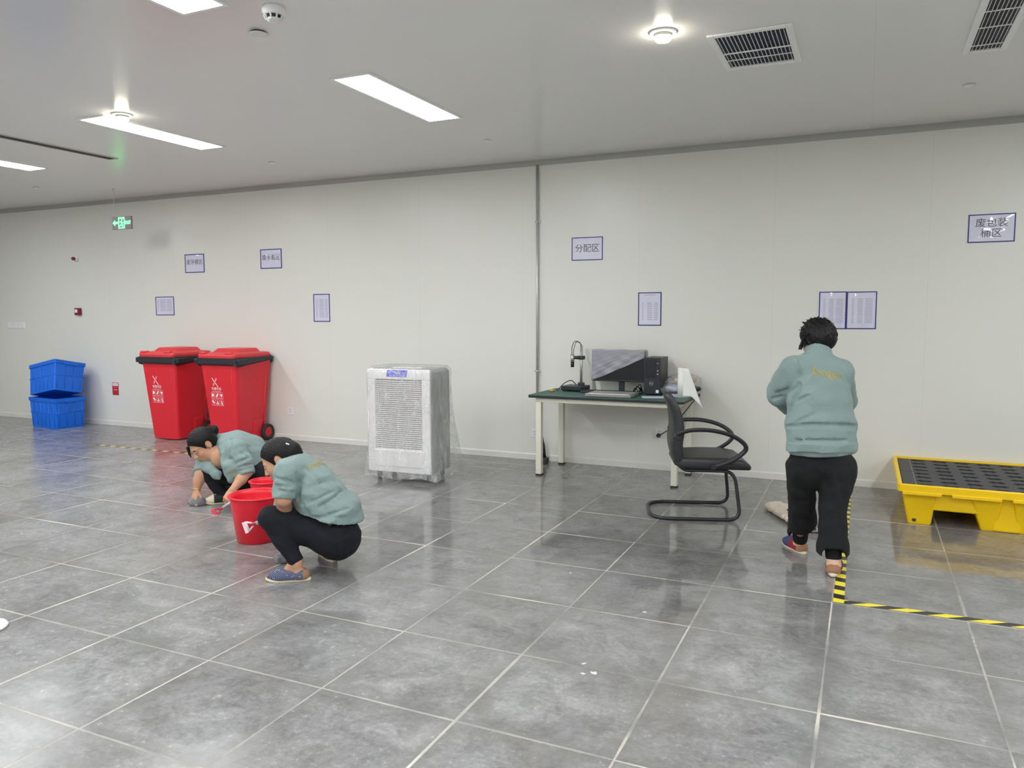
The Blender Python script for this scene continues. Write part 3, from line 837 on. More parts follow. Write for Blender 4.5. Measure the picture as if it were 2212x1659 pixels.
# ------------------------------------------------------------------ two red wheeled bins
def bin_parts(t):
    # local: x across the front, y depth (front at y=0), z up
    bm = BM()
    secs = [(0.012, 0.40, 0.44, 0, 0.33), (0.05, 0.41, 0.45, 0, 0.33), (0.86, 0.535, 0.57, 0, 0.33), (0.955, 0.55, 0.585, 0, 0.325)]
    rloft(bm, secs, 0.045, 5, smooth=False)
    obj('body', bm, 'red_bin', t)
    # moulded ribs low on the sides
    bm = BM()
    for s in (-1, 1):
        box(bm, (s * 0.212, 0.41, 0.13), (0.03, 0.13, 0.24), Matrix.Rotation(s * 0.075, 3, 'Y'), bev=0.012)
        tube(bm, [(s * 0.20, 0.49, 0.03), (s * 0.266, 0.53, 0.86)], 0.01, 8)
        tube(bm, [(s * 0.15, 0.115, 0.03), (s * 0.20, 0.05, 0.86)], 0.006, 8)
    obj('body_ribs', bm, 'red_bin', t)
    # dark collar under the lid with a bowed lower edge
    bm = BM(); loop = rrect(0.60, 0.63, 0.04, 6, 0, 0.325); lo = rrect(0.545, 0.575, 0.04, 6, 0, 0.325)
    def low(x, y):
        if abs(x) > 0.27: return 0.875 + 0.06 * ((y - 0.325) / 0.3 + 0.2) ** 2 * (1 if y > 0.26 else 0.35)
        return 0.872 + 0.045 * (x / 0.3) ** 2
    rings = [[(x, y, low(x, y)) for x, y in lo], [(x, y, low(x, y) + 0.012) for x, y in loop], [(x, y, 0.982) for x, y in loop], [(x, y, 0.99) for x, y in rrect(0.57, 0.60, 0.04, 6, 0, 0.325)]]
    loft(bm, rings, True, True, False)
    for f in (-0.06, 0.0, 0.06):
        pass
    tube(bm, [(-0.30, 0.03, 0.945), (0.30, 0.03, 0.945)], 0.014, 8)
    for s in (-1, 1): box(bm, (s * 0.318, 0.10, 0.945), (0.06, 0.14, 0.06), bev=0.008)
    obj('collar', bm, 'black_plastic', t)
    bm = BM()
    rloft(bm, [(0.985, 0.555, 0.60, 0, 0.31), (1.01, 0.565, 0.61, 0, 0.31), (1.034, 0.55, 0.595, 0, 0.31), (1.042, 0.50, 0.55, 0, 0.315)], 0.05, 5)
    rloft(bm, [(1.038, 0.40, 0.40, 0, 0.34), (1.082, 0.33, 0.33, 0, 0.35), (1.086, 0.31, 0.31, 0, 0.35)], 0.04, 4)
    for s in (-1, 1): box(bm, (s * 0.19, 0.035, 1.04), (0.10, 0.06, 0.025), bev=0.01)
    obj('lid', bm, 'red_lid', t)
    bm = BM()
    tube(bm, [(-0.24, 0.625, 0.99), (0.24, 0.625, 0.99)], 0.014, 10)
    for x in (-0.24, -0.08, 0.08, 0.24): box(bm, (x, 0.60, 0.985), (0.03, 0.06, 0.035), bev=0.006)
    obj('handle_bar', bm, 'black_plastic', t)
    bm = BM(); tube(bm, [(-0.24, 0.54, 0.095), (0.24, 0.54, 0.095)], 0.011, 10); obj('axle', bm, 'steel', t)
    for s in (-1, 1):
        bm = BM(); lathe(bm, [(0.057, -0.018), (0.088, -0.022), (0.095, -0.014), (0.095, 0.014), (0.088, 0.022), (0.057, 0.018), (0.057, -0.018)], 36, False, False)
        transform(bm, Matrix.Translation((s * 0.245, 0.54, 0.095)) @ Matrix.Rotation(PI / 2, 4, 'Y'))
        w = obj('wheel', bm, 'rubber', t)
        bm = BM(); lathe(bm, [(0.058, -0.012), (0.054, -0.016), (0.035, -0.010), (0.018, -0.020), (0.018, 0.020), (0.035, 0.010), (0.054, 0.016), (0.058, 0.012)], 30)
        for k in range(5):
            a = 2 * PI * k / 5
            tube(bm, [(0.02 * math.cos(a), 0.02 * math.sin(a), 0.012), (0.058 * math.cos(a), 0.058 * math.sin(a), 0.014)], 0.005, 6)
            tube(bm, [(0.02 * math.cos(a), 0.02 * math.sin(a), -0.012), (0.058 * math.cos(a), 0.058 * math.sin(a), -0.014)], 0.005, 6)
        transform(bm, Matrix.Translation((s * 0.245, 0.54, 0.095)) @ Matrix.Rotation(PI / 2, 4, 'Y'))
        obj('hub', bm, 'red_bin', w)
    # printed marks on the front, which leans back from top to bottom
    y_at = lambda z: 0.33 - (0.45 + 0.12 * (z - 0.05) / 0.81) / 2 - 0.0015
    def bars(name, mat, segs):
        bm = BM()
        for (x0, z0, x1, z1, w) in segs:
            dx, dz = x1 - x0, z1 - z0; L = math.hypot(dx, dz); nx, nz = -dz / L * w / 2, dx / L * w / 2
            q = [(x0 + nx, z0 + nz), (x1 + nx, z1 + nz), (x1 - nx, z1 - nz), (x0 - nx, z0 - nz)]
            bm.faces.new([bm.verts.new((x, y_at(z), z)) for x, z in q])
        bmesh.ops.recalc_face_normals(bm, faces=bm.faces)
        for f in bm.faces:
            if f.normal.y > 0: f.normal_flip()
        return obj(name, bm, mat, t)
    cx = -0.06
    bars('cross_mark', 'sticker_pink', [(cx - 0.034, 0.668, cx + 0.026, 0.756, 0.022)])
    bars('cross_mark', 'sticker_white', [(cx - 0.042, 0.758, cx - 0.008, 0.712, 0.009), (cx + 0.004, 0.700, cx + 0.042, 0.652, 0.009)])
    bm = text_bm('有害垃圾', 0.036, 0.0003, bold=0.0006)
    transform(bm, Matrix.Translation((cx + 0.012, 0, 0.632)))
    for v in bm.verts: v.co.y = y_at(v.co.z) - (0.0004 if v.co.y < 0 else 0)
    obj('lettering', bm, 'sticker', t)
    segs = [(cx - 0.055, 0.602, cx + 0.075, 0.602, 0.011)]
    bars('small_print', 'sticker_pink', segs)
    # six small pictograms
    segs = []; rnd = random.Random(3)
    for r_ in range(2):
        for c_ in range(3):
            px, pz = cx - 0.048 + c_ * 0.062, 0.556 - r_ * 0.080
            segs += [(px - 0.022, pz + 0.034, px + 0.022, pz + 0.034, 0.006), (px - 0.022, pz - 0.031, px + 0.022, pz - 0.031, 0.012), (px - 0.024, pz - 0.036, px - 0.024, pz + 0.036, 0.006), (px + 0.024, pz - 0.036, px + 0.024, pz + 0.036, 0.006)]
    bars('pictogram_frames', 'sticker_pink', segs)
    for r_ in range(2):
        for c_ in range(3):
            px, pz = cx - 0.048 + c_ * 0.062, 0.558 - r_ * 0.080
            kinds = [[(px - 0.008, pz - 0.012, px - 0.004, pz + 0.016, 0.014), (px + 0.008, pz - 0.01, px + 0.006, pz + 0.012, 0.009)],
                     [(px - 0.010, pz - 0.014, px + 0.010, pz + 0.016, 0.014)], [(px - 0.012, pz + 0.008, px + 0.012, pz + 0.002, 0.014), (px, pz, px + 0.002, pz - 0.014, 0.010)],
                     [(px - 0.012, pz + 0.014, px + 0.010, pz - 0.010, 0.015)], [(px, pz - 0.012, px, pz + 0.014, 0.008), (px - 0.012, pz - 0.01, px + 0.012, pz - 0.01, 0.011)], [(px, pz - 0.014, px - 0.002, pz + 0.016, 0.011), (px, pz - 0.014, px + 0.011, pz - 0.014, 0.007)]]
            bars('pictogram', 'sticker_white', [(px + (a - px) * 1.25, pz + (b - pz) * 1.3, px + (c - px) * 1.25, pz + (d_ - pz) * 1.3, e * 1.35) for a, b, c, d_, e in kinds[r_ * 3 + c_]])
b0 = thing('wheeled_bin', 'left red wheeled bin with black collar, beside the blue crates', 'trash bin', (-7.50, 6.405, 0), 0, 'red wheeled bins')
bin_parts(b0)
b1 = copy_tree(b0); b1.location = (-6.625, 6.46, 0)
tag(b1, 'right red wheeled bin with one wheel showing, behind the crouching women', 'trash bin', 'red wheeled bins')

# ------------------------------------------------------------------ dehumidifier under a plastic cover
A = math.radians(3)
t = thing('dehumidifier', 'white floor standing machine with a slatted grille and blue label under clear plastic', 'dehumidifier', (-3.722, 5.915, 0), A)
w, d = 0.625, 0.38
bm = BM(); rloft(bm, [(0.075, w, d), (0.93, w, d), (0.965, w, d - 0.01), (0.99, w - 0.03, d - 0.06)], 0.03, 5, smooth=False); obj('casing', bm, 'machine_grey', t)
bm = BM()
fy = -d / 2 - 0.012
for c, s in (((0, fy, 0.135), (w, 0.026, 0.12)), ((0, fy, 0.945), (w, 0.026, 0.09)), ((-0.2725, fy, 0.545), (0.08, 0.026, 0.71)), ((0.2725, fy, 0.545), (0.08, 0.026, 0.71)), ((0, fy, 0.235), (0.46, 0.026, 0.09))):
    box(bm, c, s, bev=0.006)
box(bm, (0, fy - 0.012, 0.20), (0.50, 0.012, 0.15), bev=0.006)
obj('front_panel', bm, 'machine_white', t)
bm = BM(); box(bm, (0, fy + 0.012, 0.58), (0.46, 0.004, 0.64)); obj('grille_recess', bm, 'machine_slot', t)
for k in range(34):
    bm = BM(); box(bm, (0, fy - 0.002, 0.285 + k * 0.0182), (0.46, 0.014, 0.0085), Matrix.Rotation(0.35, 3, 'X')); obj('grille_slat', bm, 'machine_white', t)
bm = BM(); prism(bm, [(-0.115, 0.925), (0.085, 0.925), (0.10, 0.985), (-0.10, 0.985)], fy - 0.0150, fy - 0.0125); lab = obj('display_label', bm, 'display_blue', t)
bm = BM(); box(bm, (0, fy - 0.0156, 0.958), (0.062, 0.001, 0.022)); obj('screen', bm, 'pale_ink', lab)
bm = BM()
for k in range(5): box(bm, (-0.07 + 0.032 * k, fy - 0.0156, 0.935), (0.02, 0.001, 0.006))
obj('buttons', bm, 'paper', lab)
bm = BM(); box(bm, (0, 0, 0.992), (0.30, 0.10, 0.008), bev=0.003); obj('top_grip', bm, 'machine_white', t)
for sx, sy in ((-1, -1), (1, -1), (-1, 1), (1, 1)):
    bm = BM(); lathe(bm, [(0.024, -0.012), (0.028, -0.008), (0.028, 0.008), (0.024, 0.012)], 20)
    transform(bm, Matrix.Translation((sx * 0.25, sy * 0.13, 0.0285)) @ Matrix.Rotation(PI / 2, 4, 'Y'))
    box(bm, (sx * 0.25, sy * 0.13, 0.062), (0.036, 0.04, 0.03), bev=0.005)
    obj('castor', bm, 'black_plastic', t)
# the loose cover: a wrinkled shell that hugs the top and flares to the floor
def cover_field(a, z):
    """radius scale and fold offset of the cover at angle a and height z"""
    return 0.006 * math.sin(9 * a + 3.1 * math.sin(4 * z)) + 0.004 * math.sin(17 * a + 8 * z) + 0.003 * math.sin(31 * a - 13 * z)
bm = BM(); rings = []; NZ = 34; seg = 12
zs = [0.035 + (1.012 - 0.035) * k / NZ for k in range(NZ + 1)]
for z in zs:
    f = max(0.0, 1 - z / 0.62)
    ww = w + 0.034 + 0.075 * f ** 1.2; dd = d + 0.066 + 0.19 * f ** 1.25
    top = max(0, (z - 0.965) / 0.047); ww -= 0.05 * top ** 2; dd -= 0.07 * top ** 2
    base = rrect(ww, dd, 0.05, seg, 0.028 * f, 0.0 + 0.03 * f)
    # subdivide the straight sides so that folds can form
    pts = []
    for i, p in enumerate(base):
        q = base[(i + 1) % len(base)]; m = max(1, int(math.hypot(q[0] - p[0], q[1] - p[1]) / 0.02))
        pts += [(p, q, m)]
    ring = []
    for p, q, m in pts: ring.append((p, q, m))
    rings.append((z, ring))
cnt = [max(r[1][i][2] for r in rings) for i in range(len(rings[0][1]))]
R_ = []
for z, ring in rings:
    out = []
    for (p, q, m), c_ in zip(ring, cnt):
        for k in range(c_):
            u = k / c_; x = p[0] + (q[0] - p[0]) * u; y = p[1] + (q[1] - p[1]) * u
            a = math.atan2(y, x); o = cover_field(a, z) * (0.25 + 1.3 * max(0, 1 - z / 1.02)) * 1.1
            # diagonal drape fold across the upper front
            r = math.hypot(x, y); out.append((x + x / r * o, y + y / r * o - 0.0, z + (0.012 * math.sin(5 * a) + 0.006 * math.sin(13 * a) if z < 0.05 else 0)))
    R_.append(out)
fs = loft(bm, R_, False, True, True)
co = obj('plastic_cover', bm, 'film', None, smooth=True); co.location = (-3.722, 5.915, 0); co.rotation_euler = (0, 0, A)
tag(co, 'clear wrinkled plastic cover draped over the white dehumidifier', 'cover')

# ------------------------------------------------------------------ desk
TZ = 0.742
t = thing('work_desk', 'cream steel work desk with a green top against the wall', 'desk', (-2.055, 6.72, 0))
bm = BM(); box(bm, (0, 0, TZ - 0.0035), (1.41, 0.69, 0.007), bev=0.003); obj('rubber_mat', bm, 'table_green', t)
bm = BM(); box(bm, (0, 0, TZ - 0.0165), (1.408, 0.688, 0.019), bev=0.003); obj('table_top', bm, 'table_edge', t)
for sx, sy in ((-1, -1), (1, -1), (-1, 1), (1, 1)):
    cx = -0.62 if sx < 0 else 0.62
    bm = BM(); box(bm, (cx, sy * 0.285, 0.345), (0.052, 0.052, 0.66), bev=0.003); lg = obj('leg', bm, 'cream_metal', t)
    bm = BM(); box(bm, (cx, sy * 0.285, 0.0075), (0.054, 0.054, 0.015), bev=0.002); obj('foot_cap', bm, 'rubber', lg)
bm = BM()
for sy in (-1, 1): box(bm, (0, sy * 0.285, 0.6955), (1.292, 0.05, 0.041), bev=0.003)
for sx in (-1, 1): box(bm, (sx * 0.62, 0, 0.6955), (0.05, 0.53, 0.041), bev=0.003)
obj('apron_frame', bm, 'cream_metal', t)

# things on the desk ------------------------------------------------
t = thing('desktop_tower', 'black desktop computer tower standing on the desk', 'computer', (-1.722, 6.775, TZ))
bm = BM(); box(bm, (0, 0.14, 0.172), (0.148, 0.27, 0.326), bev=0.004); obj('case', bm, 'tower_side', t)
bm = BM(); box(bm, (0, -0.0, 0.172), (0.15, 0.022, 0.33), bev=0.005); fp = obj('front_panel', bm, 'tower_front', t)
bm = BM(); box(bm, (-0.012, -0.0115, 0.235), (0.095, 0.002, 0.16), bev=0.0008); obj('drive_bay_cover', bm, 'screen_black', fp)
bm = BM(); lathe(bm, [(0.0175, 0), (0.0185, 0.0015), (0.0165, 0.0022), (0.0155, 0)], 28, False, False); transform(bm, Matrix.Translation((-0.006, -0.0112, 0.105)) @ Matrix.Rotation(PI / 2, 4, 'X'))
merge(bm, text_bm('DELL', 0.0125, 0.0004, bold=0.0003), Matrix.Translation((-0.006, -0.0118, 0.105))); obj('badge', bm, 'alu', fp)
bm = BM(); box(bm, (0.05, -0.012, 0.285), (0.012, 0.003, 0.006)); box(bm, (0.05, -0.012, 0.22), (0.012, 0.003, 0.01)); box(bm, (0.05, -0.012, 0.19), (0.012, 0.003, 0.01)); obj('button', bm, 'alu', fp)
bm = BM(); box(bm, (0.048, -0.0115, 0.035), (0.026, 0.001, 0.026)); obj('label', bm, 'paper', fp)
bm = BM()
for k in range(8): tube(bm, [(-0.074, 0.06 + k * 0.024, 0.10), (-0.074, 0.06 + k * 0.024, 0.24)], 0.002, 5)
obj('side_vents', bm, 'screen_black', t)

t = thing('computer_monitor', 'black computer monitor on the desk, half under a grey plastic sheet', 'monitor', (-2.07, 6.90, TZ))
bm = BM(); box(bm, (0, 0, 0.245), (0.50, 0.035, 0.288), bev=0.006); obj('housing', bm, 'black_plastic', t)
bm = BM(); box(bm, (0, -0.0180, 0.248), (0.482, 0.002, 0.262)); obj('screen', bm, 'screen_black', t)
bm = BM(); box(bm, (0.02, 0.03, 0.075), (0.052, 0.022, 0.13), bev=0.004); obj('stand_neck', bm, 'black_plastic', t)
bm = BM(); box(bm, (0.02, 0.02, 0.004), (0.20, 0.13, 0.008), bev=0.003); obj('stand_foot', bm, 'black_plastic', t)
bm = BM(); box(bm, (0.01, 0.0185, 0.134), (0.03, 0.001, 0.008)); obj('label', bm, 'alu', t)

# grey sheet hanging over the top left of the monitor, its free edge running diagonally
def grid_sheet(fn, nu, nv, thick=0.0015):
    bm = BM(); v = [[bm.verts.new(fn(i / nu, k / nv)) for k in range(nv + 1)] for i in range(nu + 1)]
    for i in range(nu):
        for k in range(nv):
            f = bm.faces.new((v[i][k], v[i + 1][k], v[i + 1][k + 1], v[i][k + 1])); f.smooth = True
    bm.normal_update(); bmesh.ops.solidify(bm, geom=list(bm.faces), thickness=thick)
    for f in bm.faces: f.smooth = True
    return bm
t = thing('plastic_dust_sheet', 'crumpled grey plastic sheet draped over the monitor, hanging down at its left', 'sheet', (-2.07, 6.90, TZ))
def drape_front(u, v):
    x = -0.252 + 0.505 * u; top = 0.396
    low = 0.112 + (0.327 - 0.112) * (max(0, (u - 0.04) / 0.96)) ** 1.05
    z = top - (top - low) * v
    y = -0.024 - 0.010 * v - 0.005 * math.sin(14 * u + 9 * v) * v - 0.004 * math.sin(23 * u - 12 * v) * v - 0.003 * math.sin(40 * v + 18 * u) * v
    return (x, y, z)
obj('front_fall', grid_sheet(drape_front, 40, 24), 'drape', t)
obj('top_fold', grid_sheet(lambda u, v: (-0.252 + 0.508 * u, -0.024 + 0.05 * v, 0.396 + 0.003 * math.sin(15 * u)), 30, 4), 'drape', t)
def drape_side(u, v):
    y = -0.024 + 0.12 * u
    return (-0.252 - 0.105 * u * (1 - v) ** 0.8 - 0.014 * u * math.sin(6 * v), y, 0.396 - (0.392 - 0.12 * u * (1 - v)) * v + 0.0 * u)
obj('side_fall', grid_sheet(drape_side, 12, 24), 'drape_pale', t)
obj('right_fold', grid_sheet(lambda u, v: (0.2545 + 0.004 * u + 0.003 * v, -0.02 + 0.06 * u, 0.395 - 0.08 * v * (1 - 0.4 * u)), 6, 8), 'drape', t)

# camera microscope on a column
t = thing('microscope_stand', 'small camera microscope on a steel column with a black base box', 'microscope', (-2.49, 6.865, TZ))
bm = BM(); box(bm, (0, 0.02, 0.030), (0.215, 0.20, 0.042), rz(-0.08), bev=0.006)
for sx in (-1, 1):
    for sy in (-1, 1): box(bm, (sx * 0.09, 0.02 + sy * 0.08, 0.0045), (0.02, 0.02, 0.009))
obj('base_box', bm, 'tower_front', t)
bm = BM(); tube(bm, [(0.05, 0.04, 0.05), (0.05, 0.04, 0.425)], 0.0125, 20); obj('column', bm, 'alu', t)
bm = BM(); box(bm, (0.05, 0.04, 0.064), (0.055, 0.05, 0.03), bev=0.005); obj('column_clamp', bm, 'black_plastic', t)
bm = BM(); box(bm, (0.05, 0.04, 0.315), (0.062, 0.05, 0.036), bev=0.005); tube(bm, [(0.05, 0.03, 0.315), (-0.03, 0.02, 0.315)], 0.016, 12); obj('focus_arm', bm, 'black_plastic', t)
bm = BM(); tube(bm, [(-0.03, 0.015, 0.345), (-0.03, 0.015, 0.272)], 0.0185, 20); obj('camera_body', bm, 'alu', t)
bm = BM(); tube(bm, [(-0.03, 0.015, 0.272), (-0.03, 0.015, 0.225)], 0.0165, 20); obj('lens', bm, 'screen_black', t)
bm = BM(); tube(bm, spline([(-0.035, 0.015, 0.345), (-0.035, 0.02, 0.42), (-0.01, 0.035, 0.468), (0.025, 0.075, 0.45), (0.033, 0.08, 0.40)], 8), 0.0035, 8)
tube(bm, spline([(-0.022, 0.015, 0.345), (-0.018, 0.03, 0.41), (0.0, 0.05, 0.462), (0.036, 0.085, 0.43), (0.038, 0.085, 0.36)], 8), 0.003, 8)
tube(bm, spline([(0.01, 0.02, 0.055), (-0.03, -0.02, 0.10), (-0.09, -0.06, 0.07), (-0.15, -0.05, 0.01), (-0.19, 0.0, 0.005)], 8), 0.004, 8)
obj('cable', bm, 'cable', t)

t = thing('tape_roll', 'small gold roll of tape at the left end of the desk top', 'tape', (-2.665, 6.72, TZ))
bm = BM(); lathe(bm, [(0.018, 0.001), (0.026, 0.001), (0.027, 0.01), (0.026, 0.02), (0.018, 0.02), (0.018, 0.001)], 30, False, False); obj('band', bm, 'brass', t)
bm = BM(); lathe(bm, [(0.0175, 0.0), (0.0175, 0.016)], 24); obj('core', bm, 'tan', t)

t = thing('slotted_tray', 'low grey tray with two rows of slots along its front edge on the desk', 'tray', (-2.025, 6.552, TZ), 0.02)
bm = BM(); box(bm, (0, 0.0, 0.017), (0.408, 0.296, 0.026), bev=0.002); obj('body', bm, 'alu', t)
bm = BM(); box(bm, (0, 0, 0.0315), (0.37, 0.24, 0.003), bev=0.001); obj('lid_panel', bm, 'steel', t)
bm = BM()
for k in range(42):
    for z in (0.010, 0.023): box(bm, (-0.196 + k * 0.00956, -0.1475, z), (0.0046, 0.003, 0.0075), Matrix.Rotation(0.3, 3, 'Y'))
obj('slots', bm, 'tower_front', t)
bm = BM(); box(bm, (0.0, 0.0, 0.002), (0.38, 0.27, 0.004)); obj('underside_pad', bm, 'black_plastic', t)

t = thing('keyboard', 'black keyboard lying behind the slotted tray on the desk', 'keyboard', (-2.16, 6.763, TZ), 0.0)
bm = BM(); box(bm, (0, 0, 0.009), (0.44, 0.12, 0.018), bev=0.004); obj('body', bm, 'black_plastic', t)
for r_ in range(5):
    for c_ in range(15):
        bm = BM(); box(bm, (-0.203 + c_ * 0.029, -0.044 + r_ * 0.022, 0.0205), (0.024, 0.018, 0.006), bev=0.002, seg=1); obj('key', bm, 'tower_front', t)
bm = BM()
for a in (0, 1.2, 2.3):
    tube(bm, spline([(-1.92, 6.86 + 0.01 * a, TZ + 0.010), (-1.90 + 0.02 * a, 6.84, TZ + 0.05 + 0.015 * a), (-1.865 + 0.012 * a, 6.86, TZ + 0.02), (-1.84, 6.83 - 0.02 * a, TZ + 0.06), (-1.83, 6.85, TZ + 0.008), (-1.86, 6.79 - 0.02 * a, TZ + 0.006)], 8), 0.0035, 7)
pass
tag(obj('cable_tangle', bm, 'cable'), 'tangle of black cables between monitor foot and computer tower', 'cable')

bm = BM(); box(bm, (-1.66, 6.60, TZ + 0.0012), (0.21, 0.15, 0.0015), rz(0.3)); tag(obj('paper_sheet', bm, 'paper_blue'), 'white paper sheet lying on the desk in front of the tower', 'paper')
bm = BM(); box(bm, (-1.50, 6.82, TZ + 0.003), (0.2, 0.22, 0.005), rz(-0.2), bev=0.001); tag(obj('paper_stack', bm, 'paper_blue'), 'thin stack of papers under the clear bag on the desk', 'paper')

# plastic roll with its free end curling off the desk
t = thing('film_roll', 'upright white roll with its loose end hanging off the right end of the desk', 'roll', (-1.425, 6.70, TZ))
bm = BM(); lathe(bm, [(0.052, 0.0), (0.052, 0.258), (0.026, 0.2585), (0.024, 0.24)], 36, True, False); obj('roll', bm, 'paper', t)
bm = BM(); lathe(bm, [(0.024, 0.235), (0.026, 0.2605), (0.020, 0.2605), (0.020, 0.235)], 24, False, True); obj('cardboard_core', bm, 'tan', t)
def tail(u, v):
    # starts tangent to the roll's right side and swings out to the right and forward, longer towards its end
    a = -PI / 2 + 0.1
    x0, y0 = 0.053 * math.cos(a), 0.053 * math.sin(a)
    return (x0 + 0.168 * u * (0.30 + 0.70 * v), y0 - 0.006 * u + 0.03 * u * u * v, 0.252 - (0.252 - 0.012 + 0.10 * max(0, (u - 0.46) / 0.54)) * v - 0.01 * u * (1 - v))
obj('loose_end', grid_sheet(tail, 16, 16, 0.001), 'paper', t)

# clear bag with tan contents
t = thing('clear_bag', 'clear plastic bag with tan contents behind the white roll', 'bag', (-1.50, 6.93, TZ))
def blob(rx, ry, rz_, seed, amp, n=24, m=16):
    bm = BM(); rings = []
    for i in range(1, m):
        th = PI * i / m; ring = []
        for k in range(n):
            ph = 2 * PI * k / n
            r = 1 + amp * (math.sin(3 * ph + seed) * math.sin(2 * th + seed * 2) + 0.7 * math.sin(7 * ph - 2 * seed) * math.sin(5 * th) + 0.5 * math.sin(11 * ph + 9 * th + seed))
            ring.append((rx * r * math.sin(th) * math.cos(ph), ry * r * math.sin(th) * math.sin(ph), -rz_ * math.cos(th) * r))
        rings.append(ring)
    loft(bm, rings, True, True, True); return bm
b = blob(0.17, 0.115, 0.085, 1.3, 0.07); transform(b, Matrix.Translation((0.02, 0.0, 0.105))); obj('film', b, 'bag_film', t)
b = blob(0.105, 0.08, 0.05, 4.0, 0.10); transform(b, Matrix.Translation((0.02, 0.02, 0.135))); obj('contents', b, 'tan', t)
b = blob(0.07, 0.06, 0.03, 2.0, 0.12); transform(b, Matrix.Translation((0.105, 0.0, 0.055))); obj('dark_contents', b, 'black_plastic', t)
b = blob(0.08, 0.05, 0.03, 3.0, 0.12); transform(b, Matrix.Translation((-0.075, -0.03, 0.06))); obj('pale_contents', b, 'paper_blue', t)

bm = BM(); tube(bm, spline([(-1.325, 6.90, 0.755), (-1.335, 6.90, 0.735), (-1.37, 6.91, 0.70), (-1.455, 6.92, 0.59), (-1.53, 6.96, 0.49), (-1.60, 7.02, 0.42), (-1.67, 7.06, 0.37), (-1.715, 7.06, 0.338)], 8), 0.0045, 8)
t = thing('power_cord', 'grey power cord from the desk to the outlet, ending in a round black plug', 'cord', (0, 0, 0))
obj('cord', bm, 'dark_duct', t)
bm = BM(); tube(bm, [(-1.737, 7.098, 0.330), (-1.733, 7.065, 0.332)], 0.019, 18); obj('plug', bm, 'cable', t)

t = thing('small_post', 'black tapered post on a grey foot standing behind the left front desk leg', 'post', (-2.872, 6.975, 0))
bm = BM(); tube(bm, [(0.012, 0, 0.05), (0.0, 0.012, 0.17), (-0.018, 0.02, 0.285), (-0.022, 0.022, 0.30)], [0.034, 0.027, 0.016, 0.006], 14); obj('post', bm, 'screen_black', t)
bm = BM(); box(bm, (0.012, -0.005, 0.03), (0.105, 0.085, 0.058), bev=0.012); obj('foot', bm, 'dark_duct', t)

# ------------------------------------------------------------------ cantilever armchair
t = thing('office_chair', 'black cantilever office chair with looped armrests facing right, in front of the desk', 'chair', (-0.845, 5.775, 0), math.radians(18.5))
rt = 0.0125
for_path = []
def side(s):
    return [(-0.40, s * 0.19, 0.352), (-0.10, s * 0.19, 0.352), (-0.02, s * 0.215, 0.335), (0.0, s * 0.25, rt), (-0.62, s * 0.25, rt)]
L = arc_pts([(-0.38, -0.19, 0.352), (-0.035, -0.20, 0.352), (0.005, -0.252, rt), (-0.30, -0.252, rt)], 0.085, 8)[:-1]
L += arc_pts([(-0.30, -0.252, rt), (-0.62, -0.252, rt), (-0.62, 0.252, rt), (-0.30, 0.252, rt)], 0.24, 10)
L += arc_pts([(-0.30, 0.252, rt), (0.005, 0.252, rt), (-0.035, 0.20, 0.352), (-0.38, 0.19, 0.352)], 0.085, 8)[1:]
bm = BM(); tube(bm, L, rt, 12); obj('cantilever_frame', bm, 'black_tube', t)
# seat pad: sections along x
def padrings(secs, n=5):
    rings = []
    for (x, z0, z1, hw, r) in secs:
        rr = rrect(2 * hw, z1 - z0, r, n); rings.append([(x, yy, (z0 + z1) / 2 + zz) for yy, zz in rr])
    return rings
bm = BM()
loft(bm, padrings([(-0.46, 0.40, 0.415, 0.17, 0.006), (-0.45, 0.385, 0.43, 0.19, 0.02), (-0.40, 0.366, 0.448, 0.225, 0.03), (-0.25, 0.362, 0.452, 0.245, 0.035), (-0.08, 0.364, 0.452, 0.248, 0.035), (0.02, 0.362, 0.435, 0.243, 0.032), (0.065, 0.36, 0.405, 0.225, 0.02), (0.08, 0.366, 0.388, 0.20, 0.008)]))
bmesh.ops.recalc_face_normals(bm, faces=bm.faces); obj('seat', bm, 'black_chair', t, smooth=True)
# back: curved shell rising from behind the seat
cl = spline([(-0.30, 0.362), (-0.40, 0.372), (-0.485, 0.43), (-0.510, 0.53), (-0.492, 0.64), (-0.505, 0.76), (-0.545, 0.86), (-0.575, 0.915)], 5) if False else [Vector((p.x, 0, p.y)) for p in spline([(-0.26, 0.350, 0), (-0.38, 0.360, 0), (-0.468, 0.420, 0), (-0.502, 0.53, 0), (-0.494, 0.64, 0), (-0.508, 0.76, 0), (-0.542, 0.86, 0), (-0.566, 0.912, 0)], 5)]
def hw_at(u): return np.interp(u, [0, 0.2, 0.35, 0.55, 0.75, 0.9, 0.97, 1.0], [0.17, 0.20, 0.225, 0.235, 0.225, 0.20, 0.17, 0.12])
def th_at(u): return np.interp(u, [0, 0.15, 0.35, 0.6, 0.85, 0.97, 1.0], [0.03, 0.05, 0.07, 0.066, 0.05, 0.034, 0.012])
bm = BM(); rings = []
for i, p in enumerate(cl):
    u = i / (len(cl) - 1); tg = (cl[min(i + 1, len(cl) - 1)] - cl[max(i - 1, 0)]).normalized(); nm = Vector((-tg.z, 0, tg.x))
    hw, th = hw_at(u), th_at(u); ring = []
    for yy, zz in rrect(2 * hw, th, min(0.03, th * 0.45), 5):
        wrap = 0.36 * yy * yy / hw * (1 if u > 0.2 else u / 0.2)     # wings curve forward
        q = p - nm * zz * 1.0; ring.append((q.x + wrap * abs(tg.z), yy, q.z))
    rings.append(ring)
loft(bm, rings); bmesh.ops.recalc_face_normals(bm, faces=bm.faces); obj('backrest', bm, 'black_chair', t, smooth=True)
